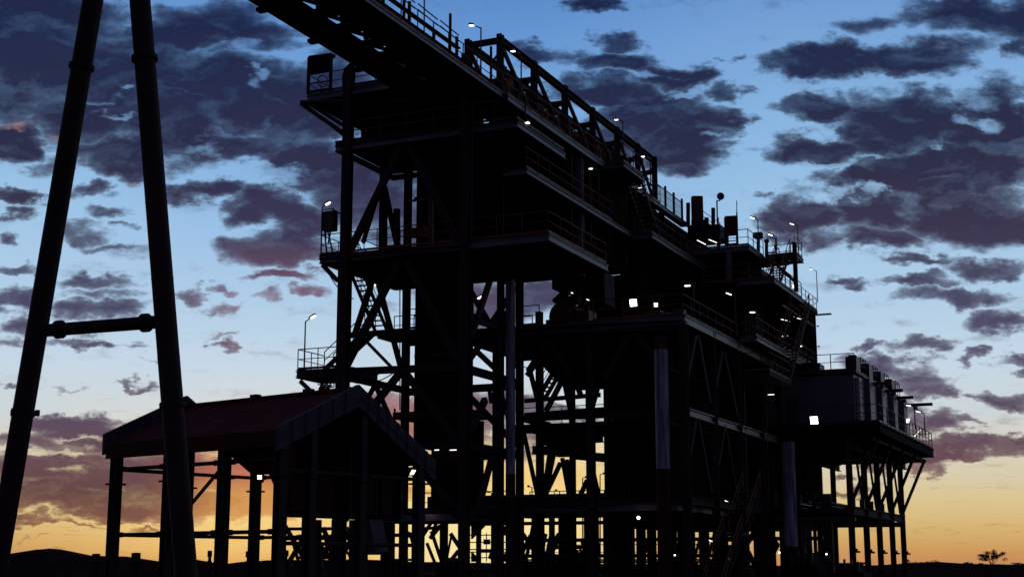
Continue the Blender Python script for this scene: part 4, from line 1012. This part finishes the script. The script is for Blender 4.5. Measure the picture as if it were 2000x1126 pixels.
# stub posts along the left yard
for lab, px, y0, w_ in (('twin stub post beside the thick trestle leg at the far berm', 410, 1074, 5), ('knobbly stub post under the shed between two posts', 487, 1075, 8), ('square topped stub post on the left hill', 266, 1078, 10), ('squat stub post close to the first shed post', 188, 1080, 9), ('knobbly stub post below the shed lamp', 557, 1073, 8), ('slim stub post left of the leaning trestle foot', 335, 1081, 7)):
    f2 = lambda x, y: CAM + ray(x, y) * (75 / ray(x, y).y)
    b = f2(px, 1103); b.z = 0; k = f2(px, y0); s = w_ * 75 / 2851
    t = thing('stub_post', lab, 'post', b, 'stub posts in the yard'); MB().bar(b, k, s * .8, s).build('post', STEEL, t)
    MB().bar(k - V((0, 0, .32)), k - V((0, 0, .02)), s * 1.25, s * 1.3).bar(k - V((0, 0, .7)), k - V((0, 0, .5)), s * 1.2, s * 1.25).build('clamp', STEEL, t)
# low equipment and pipework filling the undercroft
rr = random.Random(11)
uc = thing('undercroft_frame', 'tangle of low posts and crossed braces in the bright strip under the plant', 'steel frame', L(24, -3, 0))
for i, (px, wd) in enumerate(((867, .35), (905, .3), (935, .22), (1012, .5), (1052, .5), (1078, .25), (1100, .4), (1113, .35), (1150, .4), (1163, .3), (1185, .3), (1205, .35), (1228, .5), (1252, .4), (1275, .3), (1335, .5), (1352, .25), (1376, .4), (1412, .4), (1440, .5), (1487, .65), (1540, .5), (1560, .4), (1617, .5), (1592, .15))):
    p = Fr(px, 1050, 26); MB().bar(V((p.x, p.y, 0)), V((p.x, p.y, 6.0)), wd * 1.25).build('post', STEEL, uc)
for i, (x0, y0, x1, y1) in enumerate(((945, 820, 895, 900), (900, 955, 955, 1060), (1035, 812, 1100, 915), (1100, 905, 1025, 1045), (1160, 820, 1130, 870), (1365, 960, 1400, 1030), (175, 830, 240, 960), (240, 900, 175, 990), (500, 900, 540, 1000), (540, 940, 500, 1040), (720, 830, 690, 1000), (770, 910, 800, 1040), (380, 960, 340, 1040))):
    brace(uc, Fr(*c14(x0, y0), 25.5), Fr(*c14(x1, y1), 25.5), .3)
for i, (x0, y0, x1, y1) in enumerate(((130, 850, 190, 940), (180, 960, 140, 1010), (590, 850, 680, 990), (735, 850, 700, 1010), (770, 850, 735, 1020), (820, 850, 720, 1010), (815, 880, 780, 960), (640, 860, 590, 960), (885, 860, 905, 1010), (1055, 850, 1075, 990), (1150, 870, 1175, 1000), (1200, 850, 1150, 950), (300, 960, 420, 960), (0, 880, 65, 800), (430, 870, 380, 1010))):
    brace(uc, Fr(*c13(x0, y0), 25.2), Fr(*c13(x1, y1), 25.2), .24)
gp = lambda x, y: Fr(x, y, 25)
for q0, q1, q2 in (((920, 1026), (946, 1026), (920, 1052)), ((992, 1026), (968, 1026), (992, 1050)), ((992, 1096), (970, 1096), (992, 1072)), ((920, 1096), (938, 1096), (920, 1076))):
    MB().prism([gp(*q0), gp(*q1), gp(*q2)], U * .2).build('gusset', STEEL, uc)
for y in (1044, 1058, 1072, 1077, 1088): MB().tube(gp(918, y), gp(994, y), .035).build('rail', GREY, uc)
for x in (938, 950, 972): MB().tube(gp(x, 1040), gp(x, 1096), .035).build('rail', GREY, uc)
fbox(944, 954, 1052, 1062, 25.1, .3).build('switch_box', GREY, uc)
for i in range(46):
    px = rr.choice((rr.uniform(690, 905), rr.uniform(690, 905), rr.uniform(1000, 1240), rr.uniform(560, 690), rr.uniform(1240, 1440))); k = rr.random()
    p = Fr(px, 1095, 24 + 4 * rr.random())
    if k < .4:
        q = Fr(px + rr.choice((-1, 1)) * rr.uniform(10, 34), rr.uniform(1022, 1060), 26); brace(uc, V((p.x, p.y, rr.uniform(.4, 1.5))), q, rr.uniform(.12, .24))
    elif k < .7:
        h = rr.uniform(1.0, 2.4); MB().bar(V((p.x, p.y, 0)), V((p.x, p.y, h)), rr.uniform(.3, 1.1), .4).bar(V((p.x, p.y, h)), V((p.x, p.y, h + .4)), .22, .22).build('valve_stand', STEEL, uc)
    else:
        z = rr.uniform(1.0, 3.6); MB().tube(V((p.x, p.y, z)), V((p.x, p.y, z)) + (Wd if rr.random() < .7 else U) * rr.uniform(1.5, 4), rr.uniform(.06, .14)).build('pipe', GREY, uc)
for z, w0, w1 in ((3.3, -12, 7), (2.3, -6, 10), (4.4, -14, 12), (1.4, -2, 12)): MB().tube(L(24.6, w0, z), L(24.6, w1, z), .12).build('pipe', GREY, uc)
handrail(uc, [L(30, 10, 2.0), L(30, -4, 2.0)], mt=GREY); slab(uc, (30, 32), (-4, 10), 2.0, .15)
slab(uc, (23, 40), (-8, 14), 6.2, .9)
lm = []
for i, (px, pt, wd, lab) in enumerate(((872, 1088, 34, 'low dark tank at the foot of the tower shaft'), (1000, 1078, 26, 'squat dark pump house behind the first pale pillar foot'), (1060, 1084, 50, 'long low dark skid between two lattice legs'), (1195, 1086, 40, 'low dark skid left of the stout pillar foot'), (1131, 1078, 12, 'narrow upright dark valve cabinet in the bright strip'), (1310, 1072, 60, 'dark heap shaped skid beneath the stout pale pillar'), (1400, 1092, 60, 'low dark skid behind the lowest stair'), (1565, 1078, 60, 'dark machine skid around the foot of the platform pillar'), (1655, 1098, 60, 'flat dark plinth among the platform stilts'))):
    u = 20 + (i % 3)
    a = Fr(px - wd / 2, 1090, u); b = Fr(px + wd / 2, 1090, u); zt = Fr(px, pt, u).z
    t = thing('yard_skid', lab, 'machine', V((a.x, a.y, 0)))
    MB().prism([V((a.x, a.y, 0)), V((b.x, b.y, 0)), V((b.x, b.y, zt * .7)), V((a.x, a.y, zt * .7))], U * 2.5).build('bed', RUBBER, t)
    mid = V(a).lerp(V(b), .5); mid.z = zt * .62
    ax = (V((b.x, b.y, 0)) - V((a.x, a.y, 0)))
    MB().tube(mid - ax * .38 + U, mid + ax * .38 + U, zt * .38, 16).build('vessel', RUBBER, t)
    for k in range(4): MB().bar(mid + ax * (k * .22 - .33) + U * .1, mid + ax * (k * .22 - .33) + U * .1 + V((0, 0, zt * (.3 + .2 * rr.random()))), .12).build('valve_post', GREY, t)

# ================================================================== LIT LAMPS
def sl_(label, w, base, top, lens): return street_lamp(label, S(*base, w), S(*top, w), S(*lens, w))
sl_('lit pole lamp highest of all, beside the first truss post over the tower', -2.9, (939, 145), (937, 52), (921, 55))
sl_('lit pole lamp rising in front of the sloping line of the truss, second post', -3.2, (1018, 195), (1018, 103), (1002, 106))
sl_('lit pole lamp against the big cloud, clear of the lower truss end', -3.2, (1217, 300), (1218, 237), (1204, 239))
sl_('lit pole lamp near the last posts of the truss', -3.0, (1271, 360), (1270, 309), (1256, 311))
sl_('lit hanging lamp under the upper walkway by the tower corner', -2.9, (1026, 200), (1026, 237), (1030, 239))
sl_('lit lamp beside the pale column between the two side walkways', -2.9, (1170, 400), (1169, 331), (1154, 333))
sl_('lit lamp low on the truss side, above the walkway stair', -3.3, (1262, 405), (1261, 367), (1250, 369))
def fl_(label, u, base, top, lens): return street_lamp(label, Fr(*base, u), Fr(*top, u), Fr(*lens, u))
fl_('lit pole lamp with a tilted head above the grey control cabinet', .2, (627, 494), (627, 404), (640, 397))
fl_('lit pole lamp with a tilted head on the lowest tower platform', .3, (594, 722), (595, 627), (611, 618))
fl_('lit pole lamp seen through the tower bracing between two crossed braces', 8.5, (924, 645), (924, 588), (937, 580))
fl_('lit pole lamp on the broad floor rail, right of the brightest floodlight', 10, (1357, 640), (1356, 556), (1343, 557))
fl_('lit pole lamp under the long walkway, above the jog of the broad floor rail', 14.5, (1438, 655), (1437, 577), (1424, 573))
fl_('lit pole lamp in front of the black wall behind the jogged rail', 22, (1483, 680), (1482, 609), (1470, 609))
fl_('lit lamp on the ribbed wall close above the cabin roof', 46, (1576, 720), (1577, 675), (1564, 675))
fl_('pale pole lamp on the railed roof deck beside the square head box', 29.5, (1482, 490), (1482, 428), (1470, 425))
fl_('lit pole lamp on the short pole behind the capped roof post', 36, (1517, 490), (1517, 461), (1505, 458))
fl_('lit pole lamp tallest on the stair head platform at the roof end', 41, (1560, 505), (1559, 440), (1547, 437))
fl_('lit small lamp below rail height on the stair head platform', 36.4, (1522, 498), (1522, 487), (1515, 484))
sl_('lit pole lamp on the roof rail of the tall ribbed building', -3.15, (1597, 590), (1596, 530), (1584, 528))
fl_('lit pole lamp nearer the cabin, of the two on the platform rail', 37.5, (1788, 838), (1787, 793), (1775, 791))
fl_('lit pole lamp by the outer corner of the platform rail', 42, (1807, 850), (1806, 806), (1794, 803))
fl_('lit small lamp by the stair in the dark below the landing', 27, (1462, 935), (1461, 910), (1451, 907))
flood_light('brightest white floodlight over the broad floor in the middle of the plant', Fr(1237, 591, 6.3), -U - V((0, 0, .3)), .40)
flood_light('dazzling square floodlight at the front edge of the cabin platform', Fr(1590, 820, 25.3), -U - V((0, 0, .3)), .5)
flood_light('small floodlight beside the red pump, right of the brightest one', Fr(1281, 595, 8.5), -U - V((0, 0, .3)) - Wd * .3, .22, LAMP)
flood_light('small low floodlight at deck level near the broad floor corner', Fr(1304, 617, 7.5), -U - V((0, 0, .3)), .22, LAMP)
flood_light('lit wedge shaped floodlight on the shed post left of the gable', SH(.1, 0, 0) + (Fr(507, 931, -8) - Fr(507, 931, -8)) + V((Fr(507, 931, -14).x - SH(.1, 0, 0).x, Fr(507, 931, -14).y - SH(.1, 0, 0).y, Fr(507, 931, -14).z)), -sl - V((0, 0, .8)) - sg, .19, LAMP)
flood_light('lit floodlight under the long right slope of the shed gable', Fr(806, 921, -17.2), -sl - V((0, 0, .8)), .2, LAMP)
flood_light('round lamp by the platform rail under the cabin end', Fr(1773, 821, 39), -U - V((0, 0, .2)), .3, LAMP)
flood_light('lit lamp at the stair foot of the tall ribbed building roof edge', Fr(1552, 558, 45.5), -U - V((0, 0, .4)), .36, LAMP)
X_ = -Wd
for lab, px, py, u, d, ln in (
    ('upper lit strip light on the long stair', 1534, 625, 33, X_ - V((0, 0, .3)), .8),
    ('lower lit strip light on the long stair', 1533, 656, 32, X_, .5),
    ('slanted lit strip light beside the long stair foot rail', 1500, 680, 27, X_ - V((0, 0, .4)), .7),
    ('pale lit strip light on the wall right of the long stair', 1558, 621, 46, X_ - V((0, 0, .4)), .8),
    ('dim lit strip light on the railing right of the stair middle', 1544, 693, 44, X_ - V((0, 0, .4)), 1.1),
    ('lit strip light under the stair landing', 1506, 770, 27, X_, .5),
    ('upper lit strip light slanting under the roof head cluster', 1370, 473, 22, X_ - V((0, 0, .6)), .8),
    ('lit strip light at the head of the railed roof deck, under the rail', 1393, 471, 23, X_ - V((0, 0, .5)), .8),
    ('lit strip light above the drive, sloping under the broad roof', 1114, 570, 10.5, X_ - V((0, 0, .55)), .45),
    ('tiny lit strip light right of the drive cowl', 1148, 585, 10.5, X_ - V((0, 0, .5)), .2),
    ('lit strip light low in the shaft hopper wall, nearer the tower shaft', 853, 878, 2.3, X_, .3),
    ('lit strip light low in the shaft hopper wall, nearer the corner column', 885, 878, 2.3, X_, .45),
    ('upper lit strip light beside the lowest stair', 1419, 978, 16, X_ - V((0, 0, .4)), .25),
    ('lower lit strip light beside the lowest stair', 1388, 1055, 13, X_ - V((0, 0, .4)), .25),
    ('upper tube of the twin slanted lights on the platform corner', 1792, 844, 42, X_ + V((0, 0, .8)), .7),
    ('lower tube of the twin slanted lights on the platform corner', 1787, 850, 42, X_ + V((0, 0, .8)), .7)):
    tube_light(lab, Fr(px, py, u), d, ln * .8, .022)
def bulb(label, p, r):
    t = thing('bulb_lamp', label, 'lamp', p, 'bare bulbs under the plant')
    MB().ball(p, r, 10).build('bulb', BULB, t); MB().tube(V(p) + V((0, 0, r * .8)), V(p) + V((0, 0, r * 2.4)), r * .5, 8).build('holder', GREY, t)
bulb('bare lit bulb right of the shed, beside its last post', Fr(824, 998, 1), .075)
bulb('bare lit bulb hanging left of the stout pale pillar', Fr(1247, 1010, 6), .085)
bulb('tiny lit bulb at ground height right of the stout pillar foot', Fr(1318, 1083, 12), .045)
bulb('tiny lit bulb by the machine skid left of the platform pillar', Fr(1522, 1078, 18), .055)
bulb('tiny lit bulb by the thick stilt post right of the short pillar', Fr(1614, 1081, 24), .055)
bulb('tiny lit bulb under the tower stair head', Fr(733, 556, 3), .05)

# ================================================================== TREE AND BUSHES
def tree(name, label, cat, px, py_base, py_top, wpx, dist, n, group=None, trunk=True, seed=1):
    r_ = random.Random(seed); k = dist / 2851
    b = CAM + ray(px, py_base) * (dist / ray(px, py_base).y)
    H = (py_base - py_top) * k; Wd_ = wpx * k
    t = thing(name, label, cat, b, group)
    tips = []
    tm = MB()
    for i in range(6):
        ang = i * 1.05 + r_.random(); lean = r_.uniform(.15, .55)
        p0 = b + V((r_.uniform(-.1, .1) * Wd_ * .2, 0, -.5)); p1 = b + V((math.cos(ang) * lean * Wd_ * .5, math.sin(ang) * lean * Wd_ * .5, H * r_.uniform(.35, .5)))
        p2 = p1 + V((math.cos(ang) * Wd_ * r_.uniform(.1, .24), math.sin(ang) * Wd_ * .18, H * r_.uniform(.05, .42)))
        tm.tube(p0, p1, H * .022, 6, H * .014).tube(p1, p2, H * .014, 5, H * .006); tips += [p1.lerp(p2, .5), p2, p2 + V((r_.uniform(-.1, .1) * Wd_, 0, 0))]
    tm.build('trunk' if trunk else 'stems', BARK, t)
    clumps = list(tips)
    for i in range(12):
        x_, y_ = r_.uniform(-.44, .44), r_.uniform(-.35, .35)
        clumps.append(b + V((x_ * Wd_, y_ * Wd_, H * (.14 + r_.uniform(.15, .82) * math.sqrt(max(.05, 1 - (x_ / .5) ** 2))))))
    lm_ = MB(); s0 = max(H * .042, .15)
    for i in range(n):
        k_ = clumps[r_.randrange(len(clumps))]
        c_ = k_ + V((r_.gauss(0, .055) * Wd_, r_.gauss(0, .055) * Wd_, r_.gauss(0, .05) * H))
        c_.z = max(b.z + (.22 * H if trunk else .02 * H), min(b.z + H * 1.02, c_.z))
        a = V((r_.gauss(0, 1), r_.gauss(0, 1), r_.gauss(0, 1))).normalized(); q = a.orthogonal().normalized(); s = s0 * r_.uniform(.6, 1.5)
        lm_.add([c_ + a * s, c_ + q * s * .5, c_ - a * s, c_ - q * s * .5], [(0, 1, 2, 3)])
    lm_.build('crown', LEAF, t)
tree('tree', 'lone spreading tree on the flat horizon right of the plant', 'tree', 1938, 1101, 1072, 50, 420, 2200, seed=4)
for lab, px, top, w_, sd_ in (('low round bush just right of the last stilt', 1770, 1091, 16, 5), ('wide low bush on the horizon, left of the low rise', 1790, 1096, 36, 6), ('clump of bushes on top of the low rise', 1820, 1093, 34, 7), ('small bush on the right slope of the low rise', 1890, 1096, 18, 8), ('bush at the right edge of the photo on the horizon', 1986, 1097, 26, 9), ('small bush between the middle stilts', 1683, 1096, 18, 10), ('small bush left of the middle stilts', 1672, 1098, 12, 12), ('tiny bush left of the lone tree', 1915, 1098, 10, 13)):
    tree('bush', lab, 'bush', px, 1103, top, w_, 400, 300, 'bushes on the horizon', False, sd_)
